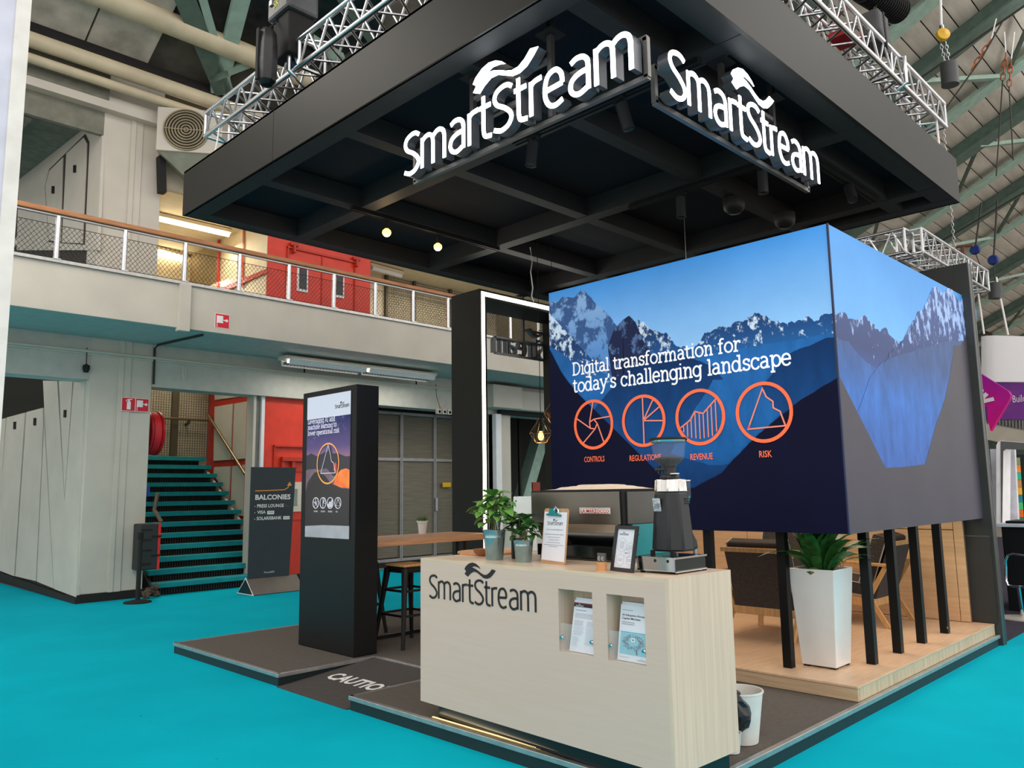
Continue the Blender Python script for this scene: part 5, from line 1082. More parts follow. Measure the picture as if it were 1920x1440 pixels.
for x in (mx0+.03, mx1-.05):
    for y in (my0+.06, my1-.06): MB().tube([(x, y, ZC), (x, y, 1.10)], .018, 12).build('foot', black, mc, True)
MB().tube([(mx0+.01, my0+.03, 1.18), (mx0+.01, my0+.03, 1.30)], .014, 10).tube([(mx0+.04, my0-.015, 1.2), (mx0+.04, my0-.015, 1.30)], .014, 10).build('steam_arm', matt, mc, True)
a = onx(1087, 964, mx0-.02); c_ = onx(1145, 951, mx0-.02)
MB().box(mx0-.024, mx0-.018, c_.y, a.y, a.z, c_.z-.002).build('badge_plate', alu, mc, bevel=.002); MB().box(mx0-.0255, mx0-.023, c_.y+.006, a.y-.006, a.z+.008, c_.z-.01).build('badge_field', M('badge_cream', (226, 214, 206), .4), mc)
h_ = c_.z-a.z
fit('badge_lettering', 'LA MARZOCCO', (lambda u_, v_, n_=0: Vector((mx0-.0262, a.y-.014-u_, a.z+h_*.24+v_))), a.y-c_.y-.024, h_*.46, M('badge_red', (186, 24, 40), .4, noise=0), mc, off=.02)
ct = thing('cup_cloth', 'cream cloth lying in lumps over the cups on the coffee machine', 'cloth', (3.9, 3.2, 1.5))
g = MB(); n = 44; k2 = 18
for i in range(n+1):
    for j in range(k2+1):
        s_, q_ = i/n, j/k2; edge_ = min(1, 6*min(s_, 1-s_))*min(1, 5*min(q_, 1-q_)); zz_ = 1.5+.004+edge_*(.004+.02*abs(math.sin(s_*PI*8.5+math.sin(q_*5)*1.3))*(.5+.5*math.sin(q_*PI)))+edge_*(.008 if .35 < s_ < .72 else 0)
        g.v.append(Vector((mx0+.05+q_*.38, my1-.05-s_*.62, zz_)))
for i in range(n):
    for j in range(k2): a_ = i*(k2+1)+j; g.f.append((a_, a_+1, a_+k2+2, a_+k2+1)); g.m.append(0)
g.build('cloth', M('cream_cloth', (226, 206, 182), .9, noise=.03, bump=.2), ct, True)
# ---------------- grinder on its knock-box base
kb = thing('knock_box', 'polished steel knock box drawer under the coffee grinder', 'drawer', (3.54, 2.36, ZC))
MB().box(3.375, 3.66, 2.25, 2.468, ZC+.012, 1.162).build('box_body', M('box_dark', (30, 40, 40), .22), kb, bevel=.003)
MB().box(3.368, 3.376, 2.247, 2.471, ZC+.012, 1.164).build('front_plate', M('mirror_steel', (200, 200, 198)), kb, bevel=.001); MB().box(3.38, 3.66, 2.243, 2.25, ZC+.008, ZC+.016).box(3.37, 3.66, 2.241, 2.25, 1.155, 1.164).build('edge_strip', chrome, kb)
for y in (2.455, 2.36, 2.285): MB().lathe((3.368, y, 1.145), [(0, 0), (.008, 0), (.008, .001), (0, .001)], 14, axis=(-1, 0, 0)).build('plate_hole', rubber, kb)
for x in (3.4, 3.66):
    for y in (2.26, 2.46): MB().tube([(x, y, ZC), (x, y, ZC+.014)], .012, 10).build('foot', rubber, kb, True)
gc = Vector((3.53, 2.362, 0)); gd = thing('coffee_grinder', 'tall black coffee grinder with steel collar and clear bean hopper', 'coffee grinder', (gc.x, gc.y, 1.164))
ph = M('hopper_clear', (226, 222, 220), .06, alpha=.08, noise=0); gb = M('grinder_black', (34, 34, 36), .42, noise=.05)
def rr_sec(w0, w1, z0, z1, name, mt, bev=.02, sh=0):
    c8 = lambda w_, z, dx=0: [Vector((gc.x+dx+w_*x, gc.y+w_*y, z)) for x, y in ((-1, -.45), (-.45, -1), (.6, -1), (1, -.6), (1, .6), (.6, 1), (-.45, 1), (-1, .45))]
    g = MB(); a = c8(w0, z0); b_ = c8(w1, z1, sh); g.add(a+b_, [tuple(range(7, -1, -1)), tuple(range(8, 16))]+[(i, (i+1) % 8, 8+(i+1) % 8, 8+i) for i in range(8)]); return g.build(name, mt, gd, True, bevel=bev)
rr_sec(.098, .076, 1.185, 1.485, 'body', gb, .01); rr_sec(.076, .072, 1.485, 1.55, 'steel_collar', M('collar_steel', (214, 212, 208), .14, 1, noise=.1, scale=20, stretch=(1, 12, .3)), .004); rr_sec(.05, .046, 1.55, 1.575, 'throat_block', gb, .01)
MB().prism([(gc.x+.06, gc.y-.075, 1.185), (gc.x+.13, gc.y-.075, 1.185), (gc.x+.12, gc.y-.075, 1.23), (gc.x+.06, gc.y-.075, 1.30)], (0, .15, 0)).build('toe', gb, gd, bevel=.012)
MB().lathe((gc.x, gc.y, 1.575), [(.035, 0), (.035, .035), (0, .035)], 24).build('hopper_neck', gb, gd, True)
MB().lathe((gc.x, gc.y, 1.608), [(.028, 0), (.032, .004), (.077, .045), (.092, .135)], 40).build('hopper', ph, gd, True)
MB().lathe((gc.x, gc.y, 1.608), [(0, .004), (.027, .004), (.07, .041), (.074, .052), (.05, .056), (.02, .062), (0, .058)], 30).build('coffee_beans', M('beans', (56, 30, 20), .45, noise=.5, scale=120, bump=1), gd, True)
MB().lathe((gc.x, gc.y, 1.742), [(0, 0), (.091, 0), (.094, .004), (.094, .012), (0, .012)], 40).build('hopper_rim', chrome, gd, True); MB().lathe((gc.x, gc.y, 1.752), [(0, 0), (.097, 0), (.099, .006), (.095, .014), (0, .018)], 40).build('hopper_lid', rubber, gd, True)
MB().tube([(gc.x-.05, gc.y+.0, 1.6), (gc.x-.085, gc.y+.03, 1.6)], .008, 8).tube([(gc.x-.02, gc.y+.05, 1.58), (gc.x-.02, gc.y+.05, 1.62)], .01, 8).build('clamp_knob', gb, gd, True)
MB().lathe((gc.x-.02, gc.y-.045, 1.575), [(0, 0), (.024, 0), (.024, .006), (0, .006)], 20).build('adjuster_disc', M('disc_cream', (224, 218, 206), .4), gd, True)
p_ = onx(1232, 957, gc.x-.09); MB().obox((gc.x-.090, p_.y, 1.42), (.002, 0, .0004), (0, .022, 0), (-.006, 0, .033)).build('rating_plate', M('plate_alu', (190, 190, 194), .5, .3, noise=.25, scale=60), gd)
for i in range(4): MB().obox((gc.x-.093, p_.y, 1.405+.009*i), (.0008, 0, 0), (0, .015, 0), (0, 0, .0012)).build('plate_line', ink, gd)
for i in range(3): MB().obox((gc.x+.03, gc.y-.082, 1.425+.012*i), (.02, 0, 0), (0, .003, 0), (0, 0, .002)).build('vent_slot', rubber, gd)
MB().lathe((gc.x+.11, gc.y-.02, 1.4), [(0, 0), (.012, .0), (.03, .06), (.03, .14), (0, .14)], 20).build('portion_chamber', ph, gd, True); MB().lathe((gc.x+.11, gc.y-.02, 1.405), [(0, 0), (.010, .0), (.026, .055), (0, .055)], 20).build('chamber_cone', M('teal_tint', (6, 128, 132)), gd, True); MB().lathe((gc.x+.11, gc.y-.02, 1.54), [(0, 0), (.032, 0), (.032, .006), (0, .006)], 20).build('chamber_lid', alu, gd, True)
for a, c_ in ((-.09, -.06), (-.09, .06), (.12, .06), (.12, -.06)): MB().tube([(gc.x+a, gc.y+c_, 1.163), (gc.x+a, gc.y+c_, 1.19)], .012, 10).build('foot', steel if a > 0 else matt, gd, True)
# ---------------- potted plants
zin = M('zinc', (150, 176, 180), .24, .75, noise=.08, scale=12)
def potplant(label, c_, r0, r1, h, n, me, spread, hl, mat, seed, group=None):
    t = thing('potted_plant', label, 'plant', tuple(c_)); rq = random.Random(seed)
    MB().lathe(c_, [(0, .002), (r0, 0), (r0+.002, .004), (r0+(r1-r0)*.72, h*.72), (r0+(r1-r0)*.73+.0015, h*.74), (r0+(r1-r0)*.75, h*.76), (r1, h-.004), (r1+.003, h), (r1-.003, h), (r1-.006, h*.9), (0, h*.88)], 36).build('pot', zin, t, True)
    MB().lathe(c_, [(0, h*.9), (r1-.006, h*.89)], 20).build('soil', M('soil', (40, 32, 24)), t)
    st_ = M('stem', (104, 110, 60), .6)
    for i in range(n//7+2):
        a = rq.uniform(0, 6.28); q = rq.uniform(.01, r1*.5); top = c_+Vector((math.cos(a)*spread*.45*rq.random(), math.sin(a)*spread*.45*rq.random(), h+hl*rq.uniform(.6, .95))); b0 = c_+Vector((math.cos(a)*q, math.sin(a)*q, h*.88))
        MB().tube([b0, b0.lerp(top, .5)+Vector((rq.uniform(-.01, .01), rq.uniform(-.01, .01), 0)), top], .0025, 5).build('stem', st_, t, True)
    for i in range(n):
        z = rq.uniform(.12, 1)**.8; a = i*2.4+rq.uniform(-.4, .4); rad = spread*(math.sin(PI*min(1, z*.85+.12)))*rq.uniform(.15, .75)
        p_ = c_+Vector((math.cos(a)*rad, math.sin(a)*rad, h+hl*z*.92)); addleaf(me, t, p_, a+rq.uniform(-.5, .5), rq.uniform(-.6, .55), rq.uniform(.65, 1.1), rq.uniform(-.4, .4))
    return t
lf2 = leafmesh(.1, .032, .014, leaf2, 'coffee_leaf', 7, .004, .25); lf3 = leafmesh(.082, .025, .012, leaf3, 'dark_leaf', 6, .004, .2)
potplant('larger leafy coffee plant in a zinc pot on the counter', Vector((3.46, 3.62, ZC)), .052, .072, .185, 84, lf2, .14, .235, leaf2, 3)
potplant('smaller dark-leaved plant in a ribbed zinc pot beside the coffee plant', Vector((3.45, 3.36, ZC)), .046, .06, .13, 66, lf3, .105, .15, leaf3, 9)
# jar, board, bowl, white box
jc = Vector((3.62, 3.56, ZC)); t = thing('jar', 'dark jar with a clear shoulder between the two potted plants', 'jar', tuple(jc))
MB().lathe(jc, [(0, 0), (.05, 0), (.052, .01), (.052, .13), (0, .13)], 28).build('jar_body', M('jar_dark', (24, 24, 26), .3), t, True); MB().lathe(jc, [(.052, .13), (.05, .165), (.035, .175), (0, .176)], 28).build('jar_shoulder', M('jar_glass', (196, 190, 180), .1, trans=.6, noise=0), t, True)
bdm = M('board_wood', (198, 142, 92), .5, noise=.1, scale=6, stretch=(1, 8, 8)); t_ = [(3.79+.19*math.cos(a), 4.04+.22*math.sin(a), ZC) for a in [i*PI/18 for i in range(36)]]
tag(MB().prism(t_, (0, 0, .014)).build('serving_board', bdm, bevel=.004), 'round thin wooden serving board at the counter\'s left end', 'board')
bc2 = Vector((3.62, 3.90, ZC+.0)); tag(MB().lathe(bc2, [(0, .0), (.03, 0), (.055, .02), (.066, .045), (.062, .046), (.05, .024), (0, .01)], 28).build('wooden_bowl', M('bowl_wood', (150, 96, 58), .45, noise=.12), None, True), 'small brown wooden bowl in front of the serving board', 'bowl')
t = thing('white_box', 'plain white cabinet standing behind the plants left of the coffee machine', 'box', (4.2, 4.0, ZC))
MB().box(4.1, 4.34, 3.86, 4.09, ZC, 1.462).build('cabinet', M('cool_white', (206, 214, 212), .35), t, bevel=.006); MB().lathe((4.1, 4.06, 1.43), [(0, 0), (.006, 0), (.006, .002), (0, .002)], 8, axis=(-1, 0, 0)).build('screw', rubber, t)
# clipboard
t = thing('clipboard', 'upright clipboard with a white wordmark sheet under a teal clip', 'clipboard', (3.45, 3.13, ZC))
A = Vector((3.475, 3.245, ZC)); uu = Vector((-.16, -.987, 0)).normalized(); bk = Vector((.987, -.16, 0)).normalized(); vv = (Vector((0, 0, 1))*math.cos(.12)+bk*math.sin(.12)).normalized(); nn_ = -(bk*math.cos(.12)-Vector((0, 0, 1))*math.sin(.12)).normalized()
KF = lambda a, b_, c=0: A+uu*a+vv*b_+nn_*c
w_, h_ = .225, .318; rc = lambda x0, y0, x1, y1, r: [(x0+r, y0), (x1-r, y0), (x1, y0+r), (x1, y1-r), (x1-r, y1), (x0+r, y1), (x0, y1-r), (x0, y0+r)]
MB().prism([KF(x, y) for x, y in rc(0, 0, w_, h_, .012)], nn_*-.004).build('board', M('hardboard', (188, 146, 106), .6, noise=.05), t)
MB().prism([KF(x, y, .001) for x, y in ((.008, .02), (w_-.008, .016), (w_-.01, .296), (.006, .298))], nn_*.001).build('sheet', paper, t)
MB().prism([KF(x, y, .003) for x, y in ((.035, .276), (.17, .272), (.165, .282), (.125, .29), (.115, .318), (.065, .318), (.058, .288), (.036, .284))], nn_*.012).build('clip', M('clip_teal', (6, 120, 122), .2, .6), t, bevel=.002)
MB().tube([KF(.11, .305, .014), KF(.12, .33, .012), KF(.145, .31, .012), KF(.15, .292, .012)], .004, 6).build('clip_wire', chrome, t, True)
g = MB(); wordmark(g, lambda a, b_, c=0: KF(.04+a, .222+b_, .0024+c), .145, .0003); g.build('logo', ink, t)
gr2 = M('ink_grey', (90, 90, 110), .6, noise=0)
def kline(s, x, y, ww, hh, mt=gr2): fit('lettering', s, lambda a, b_, c=0: KF(x+a, y+b_, .0024), ww, hh, mt, t, off=.005)
kline('Do it yourself Selfservice', .04, .19, .145, .009, ink); kline('mmmmmm nnnmmmnnmm mmnmn', .025, .165, .17, .005); 
g = MB()
for x0, x1, y0 in ((.05, .165, .15), (.065, .16, .135), (.05, .17, .12), (.02, .2, .106), (.07, .15, .097)): g.prism([KF(x0, y0, .0022), KF(x1, y0, .0022), KF(x1, y0+.003, .0022), KF(x0, y0+.003, .0022)], nn_*.0003)
g.build('printed_text', gr, t)
# framed menu
t = thing('framed_menu', 'black framed menu card leaning in front of the coffee machine', 'picture frame', (3.33, 2.53, ZC))
A = Vector((3.365, 2.632, ZC)); uu = Vector((-.2, -.98, 0)).normalized(); bk = Vector((.98, -.2, 0)).normalized(); vv = (Vector((0, 0, 1))*math.cos(.2)+bk*math.sin(.2)).normalized(); nn_ = -(bk*math.cos(.2)-Vector((0, 0, 1))*math.sin(.2)).normalized()
w_, h_ = .172, .235; b_w = .018; g = MB()
for x0, x1, y0, y1 in ((0, w_, 0, b_w), (0, w_, h_-b_w, h_), (0, b_w, b_w, h_-b_w), (w_-b_w, w_, b_w, h_-b_w)): g.prism([KF(x0, y0, 0), KF(x1, y0, 0), KF(x1, y1, 0), KF(x0, y1, 0)], nn_*.014)
g.build('frame', M('frame_black', (44, 42, 46), .4), t, bevel=.001)
MB().prism([KF(b_w, b_w), KF(w_-b_w, b_w), KF(w_-b_w, h_-b_w), KF(b_w, h_-b_w)], nn_*.005).build('menu_card', paper, t); MB().prism([KF(w_*.4, h_*.9, -.002), KF(w_*.6, h_*.9, -.002), KF(w_*.6, h_*.85, -.07), KF(w_*.4, h_*.85, -.07)], nn_*-.002).build('stand', rubber, t)
g = MB(); wordmark(g, lambda a, b_, c=0: KF(.034+a, .186+b_, .0056+c), .07, .0003); g.build('logo', gr2, t)
g = MB()
for x, y, r in ((.062, .135, .038), (.125, .125, .027), (.106, .095, .024), (.06, .058, .032), (.13, .058, .025)): g.ribbon([(x+r*math.cos(math.radians(60*i+30)), y+r*math.sin(math.radians(60*i+30))) for i in range(7)], .001, lambda a, b_, c=0: KF(a, b_, .0056+c), .0002)
for x, y, n_ in ((.062, .15, 5), (.128, .132, 3), (.06, .062, 2), (.13, .062, 2)):
    for i in range(n_): g.prism([KF(x-.018, y-i*.008, .0056), KF(x+.018, y-i*.008, .0056), KF(x+.018, y-i*.008+.002, .0056), KF(x-.018, y-i*.008+.002, .0056)], nn_*.0002)
g.build('printed_hexagons', gr, t)
fit('lettering', 'MENU', lambda a, b_, c=0: KF(.092+a, .092+b_, .0058), .028, .006, gr2, t, off=.01)
hc = Vector((3.33, 2.672, ZC)); t = thing('card_holder', 'small round bamboo holder with grey cards beside the framed menu', 'holder', tuple(hc))
MB().lathe(hc, [(0, 0), (.027, 0), (.028, .045), (.02, .045), (.02, .01), (0, .01)], 24).build('cup', M('bamboo', (208, 150, 96), .5, noise=.06), t, True)
for k in range(2): MB().box(hc.x-.002+.008*k, hc.x+.001+.008*k, hc.y-.026, hc.y+.026, ZC+.012, ZC+.09).build('card', M('card_grey', (92, 88, 84), .6), t)
for dy in (.012, -.012):
    q = Vector((hc.x-.0035, hc.y+dy, ZC+.062)); g = MB(); g.ribbon(arc(0, 0, .009, .009, 60, 300, 10), .0025, lambda a, b_, c=0: Vector((q.x-c, q.y-a, q.z+b_)), .0004); g.ribbon([(-.004, 0), (.006, 0)], .002, lambda a, b_, c=0: Vector((q.x-c, q.y-a, q.z+b_)), .0004); g.build('card_print', paper, t)
# bins and bag
pw = M('plastic_white', (224, 230, 228), .4, noise=.01)
b1 = Vector((4.185, 2.395, ZD)); t = thing('waste_bin', 'white round plastic bin behind the counter\'s right end', 'bin', tuple(b1))
MB().lathe(b1, [(0, .004), (.088, 0), (.09, .004), (.126, .268), (.132, .27), (.132, .278), (.122, .278), (.086, .012), (0, .012)], 40).build('bucket', M('bin_white', (232, 230, 224), .45), t, True)
bg2 = MB(); ctr = Vector((4.075, 2.385, ZD+.175))
rq = random.Random(4)
for i in range(11):
    th = PI*i/10
    for j in range(16): a = 2*PI*j/16; r_ = 1+rq.uniform(-.16, .16); bg2.v.append(ctr+Vector((.072*math.sin(th)*math.cos(a)*r_, .098*math.sin(th)*math.sin(a)*r_, .125*math.cos(th)*(1+rq.uniform(-.05, .05)))))
for i in range(10):
    for j in range(16): bg2.f.append((i*16+j, i*16+(j+1) % 16, (i+1)*16+(j+1) % 16, (i+1)*16+j)); bg2.m.append(0)
bgo = bg2.build('rubbish_bag', M('bag_gloss_black', (38, 38, 42), .18, noise=.3, scale=14, bump=.8)); bgo.location.z = ZD+.03+.02; tag(bgo, 'crumpled glossy black rubbish bag hanging over the white bin', 'bag')
b2 = Vector((3.98, 2.345, ZD)); tag(MB().lathe(b2, [(0, 0), (.045, 0), (.058, .10), (.06, .102), (.055, .102), (.043, .006), (0, .006)], 30).build('paper_cup', pw, None, True), 'small white tub on the deck under the black rubbish bag', 'tub')

# ================================================================ things round the hall
wp = thing('stand_wall', 'pale lavender panel wall edge of the neighbouring stand at far left', 'wall panel', (.3, 4, 0))
MB().box(-1.6, .80, 4.0, 4.08, 0, 5).build('panel', M('lavender_panel', (206, 208, 224), .5), wp); MB().box(.80, .86, 3.99, 4.09, 0, 5).build('edge_profile', M('edge_pale', (230, 226, 220), .4), wp)
# direction sign
sg = thing('direction_sign', 'dark standing sign reading balconies in front of the stairs', 'sign', (6.25, 11.6, 0))
sd = M('slate_sign', (52, 58, 64), .6, noise=.03); ysn = 11.62
x0, x1 = ony(472, 876, ysn).x, ony(553, 876, ysn).x; xb0, xb1 = ony(465, 1089, ysn).x, ony(541, 1083, ysn).x; zt_ = ony(512, 876, ysn).z
MB().prism([(xb0, ysn, .2), (xb1+.01, ysn, .2), (x1+.02, ysn, zt_), (x0, ysn, zt_)], (0, .03, 0)).build('panel', sd, sg, bevel=.004)
MB().prism([(xb0-.03, 11.38, .01), (xb0-.03, 11.63, .235), (xb0-.03, 11.88, .01)], (.86, 0, 0)).build('base_wedge', M('wedge_brown', (112, 104, 96), .5), sg); 
tri = [(11.375, .008), (11.63, .245), (11.885, .008)]
MB().tube([(xb0-.035, y, z) for y, z in tri], .009, 6, closed=True).build('base_edge', signw, sg); MB().prism([(xb0-.036, y*1.0, z) for y, z in ((11.4, .016), (11.63, .23), (11.86, .016))], (.003, 0, 0)).build('wedge_end', skirt, sg)
def st_(s, px0, py, px1, hpx, mat=signw, off=.02):
    a, c_ = ony(px0, py, ysn-.002), ony(px1, py, ysn-.002); h_ = ony(px0, py-hpx, ysn-.002).z-a.z
    fit('lettering', s, lambda u_, v_, n_=0: Vector((a.x+u_, ysn-.004, a.z+v_)), c_.x-a.x, h_, mat, sg, off=off)
st_('BALCONIES', 478.5, 937.5, 544.5, 10, off=.03); st_('PRESS LOUNGE', 482, 952, 532, 6.5); st_('VISA', 482, 963.5, 498, 6); st_('SOLARISBANK', 481, 975.5, 528, 6.5)
og = M('sign_orange', (230, 160, 66), .5, noise=0)
pp = lambda x, y: ony(x, y, ysn-.003)
g = MB(); line = [(478.5, 920.5), (498, 920), (512, 919.3), (534, 918), (540, 914), (542, 910)]; q = [pp(*p) for p in line]
g.ribbon([(v.x, v.z) for v in q], .014, lambda a, b_, c=0: Vector((a, ysn-.003-c, b_)), .002); g.prism([pp(538, 911), pp(547.5, 910.5), pp(543, 903)], (0, -.002, 0)); g.build('arrow', og, sg)
for x0_, y0_, x1_, y1_, s in ((501, 957.5, 514, 964.5, 'VISA'), (531, 967.5, 543, 974, 'solaris')):
    a, c_ = pp(x0_, y1_), pp(x1_, y0_); MB().prism([a, (c_.x, a.y, a.z), (c_.x, a.y, c_.z), (a.x, a.y, c_.z)], (0, -.002, 0)).build('logo_patch', signw, sg)
    fit('logo_lettering', s, lambda u_, v_, n_=0: Vector((a.x+.015+u_, a.y-.004, a.z+.018+v_)), c_.x-a.x-.03, (c_.z-a.z)*.45, sd, sg)
for i, y in enumerate((949.5, 961.5, 973.5)): a = pp(478-i*.3, y); MB().box(a.x-.006, a.x+.006, a.y-.002, a.y, a.z-.006, a.z+.006).build('bullet', signw, sg)
g = MB(); a = pp(535, 946)
for i in range(3): g.box(a.x+.02*i, a.x+.012+.02*i, a.y-.002, a.y, a.z-.01-.012*i, a.z-.004-.012*i)
g.build('tiny_mark', gr, sg)
a, c_ = pp(495, 1076), pp(514, 1074); fit('logo_lettering', 'Money2020', lambda u_, v_, n_=0: Vector((a.x+u_, a.y-.003, a.z+v_)), c_.x-a.x, .035, signw, sg)
# barrier post, case, debris
bp = thing('barrier_post', 'black barrier post on a round base at the pillar foot', 'post', (4.42, 12.02, 0))
MB().tube([(4.42, 12.02, .02), (4.42, 12.02, .97)], .032, 16).build('pole', rubber, bp, True); MB().lathe((4.42, 12.02, 0), [(0, 0), (.185, 0), (.185, .02), (.06, .045), (0, .05)], 36).build('base', rubber, bp, True); MB().lathe((4.42, 12.02, .9), [(0, .0), (.042, 0), (.042, .09), (0, .09)], 16).build('head', matt, bp, True)
cs = thing('extinguisher_case', 'black upright case with a bright red edge beside the pillar', 'case', (4.6, 12.45, .42))
MB().box(4.52, 4.8, 12.33, 12.6, .42, 1.1).build('shell', M('case_black', (44, 48, 48), .5), cs, bevel=.02); MB().box(4.79, 4.83, 12.33, 12.6, .42, .62).box(4.79, 4.83, 12.33, 12.6, .63, .9).box(4.79, 4.83, 12.33, 12.6, .91, 1.1).build('red_edge', M('bright_red', (226, 44, 44), .4), cs, bevel=.006)
for z in (.63, .91): MB().box(4.7, 4.84, 12.315, 12.335, z-.012, z+.012).build('latch', rubber, cs, bevel=.003)
for z in (.5, .7, .85, 1.0): MB().box(4.54, 4.7, 12.32, 12.335, z, z+.02).build('rib', rubber, cs)
deb = MB(); rq = random.Random(8)
for i in range(16): c_ = Vector((4.7+rq.uniform(-.05, .14), 12.42+rq.uniform(-.06, .06), rq.uniform(.03, .2))); deb.obox(c_, Vector((rq.uniform(.02, .05), rq.uniform(-.02, .02), rq.uniform(-.02, .02))), Vector((0, .03, rq.uniform(-.02, .02))), Vector((rq.uniform(-.01, .01), 0, rq.uniform(.01, .03))))
tag(deb.build('crumpled_skirting', M('torn_brown', (92, 72, 60), .9, noise=.3, scale=20)), 'torn brown skirting material crumpled at the foot of the stairs', 'debris', kind='stuff')
# right background -----------------------------------------------------------
tag(MB().box(8.83, 26, 2.21, 7.9, 0, .008).build('dark_carpet', M('aubergine_carpet', (50, 44, 62), .95, noise=.08, scale=20)), 'dark aubergine carpet of the stand beyond the black end wall', 'carpet'); MB
XB = 22.0
pt = lambda x, y, X=XB: onx(x, y, X)
hb_ = thing('hanging_banner', 'big white hanging banner over a purple ring at the far right', 'banner', tuple(pt(1880, 680)))
wl_ = pt(1828, 650); 
def bent(ytop, ybot, mat, name, off=0):
    g = MB(); xs_ = [(1829, 1.0), (1836, .35), (1850, .08), (1868, 0), (1900, 0), (1960, 0)]; col = []
    for x, dx in xs_: a, c_ = pt(x, ytop+(x-1870)*.03 if x > 1850 else ytop), pt(x, ybot); d = Vector((dx*.5-off, 0, 0)); col.append((a+d, c_+d))
    n = len(col); base = [c for c, _ in col]+[c for _, c in col]; th = Vector((.4, 0, 0)); vs = base+[v+th for v in base]
    fs = []
    for i in range(n-1): fs += [(i, i+1, n+i+1, n+i), (2*n+i, 3*n+i, 3*n+i+1, 2*n+i+1), (i, 2*n+i, 2*n+i+1, i+1), (n+i, n+i+1, 3*n+i+1, 3*n+i)]
    fs += [(0, n, 3*n, 2*n), (n-1, 3*n-1, 4*n-1, 2*n-1)]
    return g.add(vs, fs).build(name, mat, hb_, True)
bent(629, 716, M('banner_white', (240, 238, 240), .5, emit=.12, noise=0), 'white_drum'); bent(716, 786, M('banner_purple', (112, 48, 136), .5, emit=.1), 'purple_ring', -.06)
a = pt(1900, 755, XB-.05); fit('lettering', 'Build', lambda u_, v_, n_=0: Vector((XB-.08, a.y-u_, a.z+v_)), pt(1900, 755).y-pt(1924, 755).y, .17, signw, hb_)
for x0_, y0_, x1_, y1_ in ((1842, 480, 1845, 556), (1870, 480, 1869, 574), (1835, 560, 1844, 625), (1872, 590, 1890, 627)):
    pass
def cable(name, label, pts, r=.02, mt=wire, cat_='cable'): return tag(MB().tube(pts, r, 6).build(name, mt, None, True), label, cat_)
cable('sling', 'white sling holding the banner, left one', [pt(1832, 535), pt(1845, 626)], .022, signw, 'sling'); cable('sling', 'white sling holding the banner, right one', [pt(1868, 520), pt(1890, 628)], .022, signw, 'sling')
cable('hoist_cable', 'thin dark cable above the left banner weight', [pt(1840, 380), pt(1829, 462)], .022); cable('hoist_cable', 'thin dark cable above the right banner weight', [pt(1870, 375), pt(1863, 484)], .022)
bl2 = M('hoist_blue', (30, 54, 120), .35, .3)
for lab, x, y, yb0, yb1, xb in (('blue chain hoist with a grey weight at the left banner sling', 1829, 469, 508, 537, 1842), ('blue chain hoist with a dark weight at the right banner sling', 1863, 488, 531, 560, 1866)):
    t = thing('small_hoist', lab, 'hoist', tuple(pt(x, y))); MB().lathe(pt(x, y)-Vector((.1, 0, 0)), [(0, 0), (.1, .0), (.13, .06), (.1, .14), (0, .14)], 20, axis=(1, 0, 0)).build('hoist_body', bl2, t, True)
    p0, p1 = pt(xb, yb0), pt(xb, yb1); MB().tube([p0, p1], .15, 18).build('weight', M('weight_grey', (66, 68, 68), .5), t, True); MB().tube([pt(x, y+6), p0], .012, 6).tube([pt(x+2, y-10), pt(x, y)], .02, 6).build('chain_line', wire, t)
XC = 12.0; t = thing('small_hoist', 'yellow chain hoist block with a dark grey counterweight near the right truss', 'hoist', tuple(onx(1768, 70, XC)))
MB().lathe(onx(1768, 70, XC)+Vector((-.05, 0, 0)), [(0, -.02), (.06, -.02), (.09, 0), (.09, .06), (0, .08)], 24, axis=(-.7, -.7, .1)).build('hoist_block', M('hoist_yellow', (214, 168, 30), .4), t, True)
MB().tube([onx(1779, 119, XC), onx(1782, 160, XC)], .115, 24).build('counterweight', M('weight_grey', (66, 68, 68)), t, True)
MB().tube([onx(1763, -20, XC), onx(1765, 48, XC)], .018, 8).build('sling', signw, t, True); MB().tube([onx(1765, 48, XC), onx(1768, 62, XC)], .03, 8).build('shackle', steel, t, True)
for dx in (-5, 5): chain(onx(1768+dx, 78, XC), onx(1776+dx*.8, 120, XC), .018, alu, 'chain', t)
cable('span_cable', 'thin black cable crossing in front of the upper right roof', [pt(1725, 147, 16), pt(1925, 8, 16)], .02); cable('span_cable', 'black cable slanting under the lower roof rafters at far right', [pt(1738, 468, 20), pt(1925, 358, 20)], .02); cable('span_cable', 'thin cable from the truss end up to the roof at right', [onx(1770, 208, 13), onx(1840, 110, 13), onx(1880, 40, 13)], .012)
rigc = M('rig_orange', (170, 84, 44), .5, .3)
for lab, (x, y, x2, y2) in (('orange rigging link chain in the upper right corner, left one', (1858, 75, 1822, 130)), ('orange rigging link chain in the upper right corner, middle one', (1886, 100, 1880, 150)), ('orange rigging link chain in the upper right corner, right one', (1896, 112, 1892, 162))):
    o = chain(onx(x, y, 15), onx(x2, y2, 15), .032, rigc, 'rigging_chain'); tag(o, lab, 'chain')
for lab, (x, y, x2, y2) in (('white rigging rope in the upper right corner, left one', (1868, 35, 1858, 75)), ('white rigging rope in the upper right corner, middle one', (1883, 60, 1886, 100)), ('white rigging rope in the upper right corner, right one', (1902, 60, 1896, 112)), ('pale steel wire dropping past the roof ties at right', (1880, 150, 1868, 330)), ('second steel wire dropping past the roof ties at right', (1892, 162, 1900, 300))): cable('rigging_rope', lab, [onx(x, y, 15), onx(x2, y2, 15)], .011, signw if 'white' in lab else wire, 'rope')
o = MB().tube([pt(1738, 462, 18), pt(1770, 466, 18), pt(1800, 462, 18), pt(1825, 460, 18)], .03, 6); 
for x in (1772, 1790, 1806): o.tube([pt(x, 464, 18), pt(x+1, 478, 18)], .05, 6)
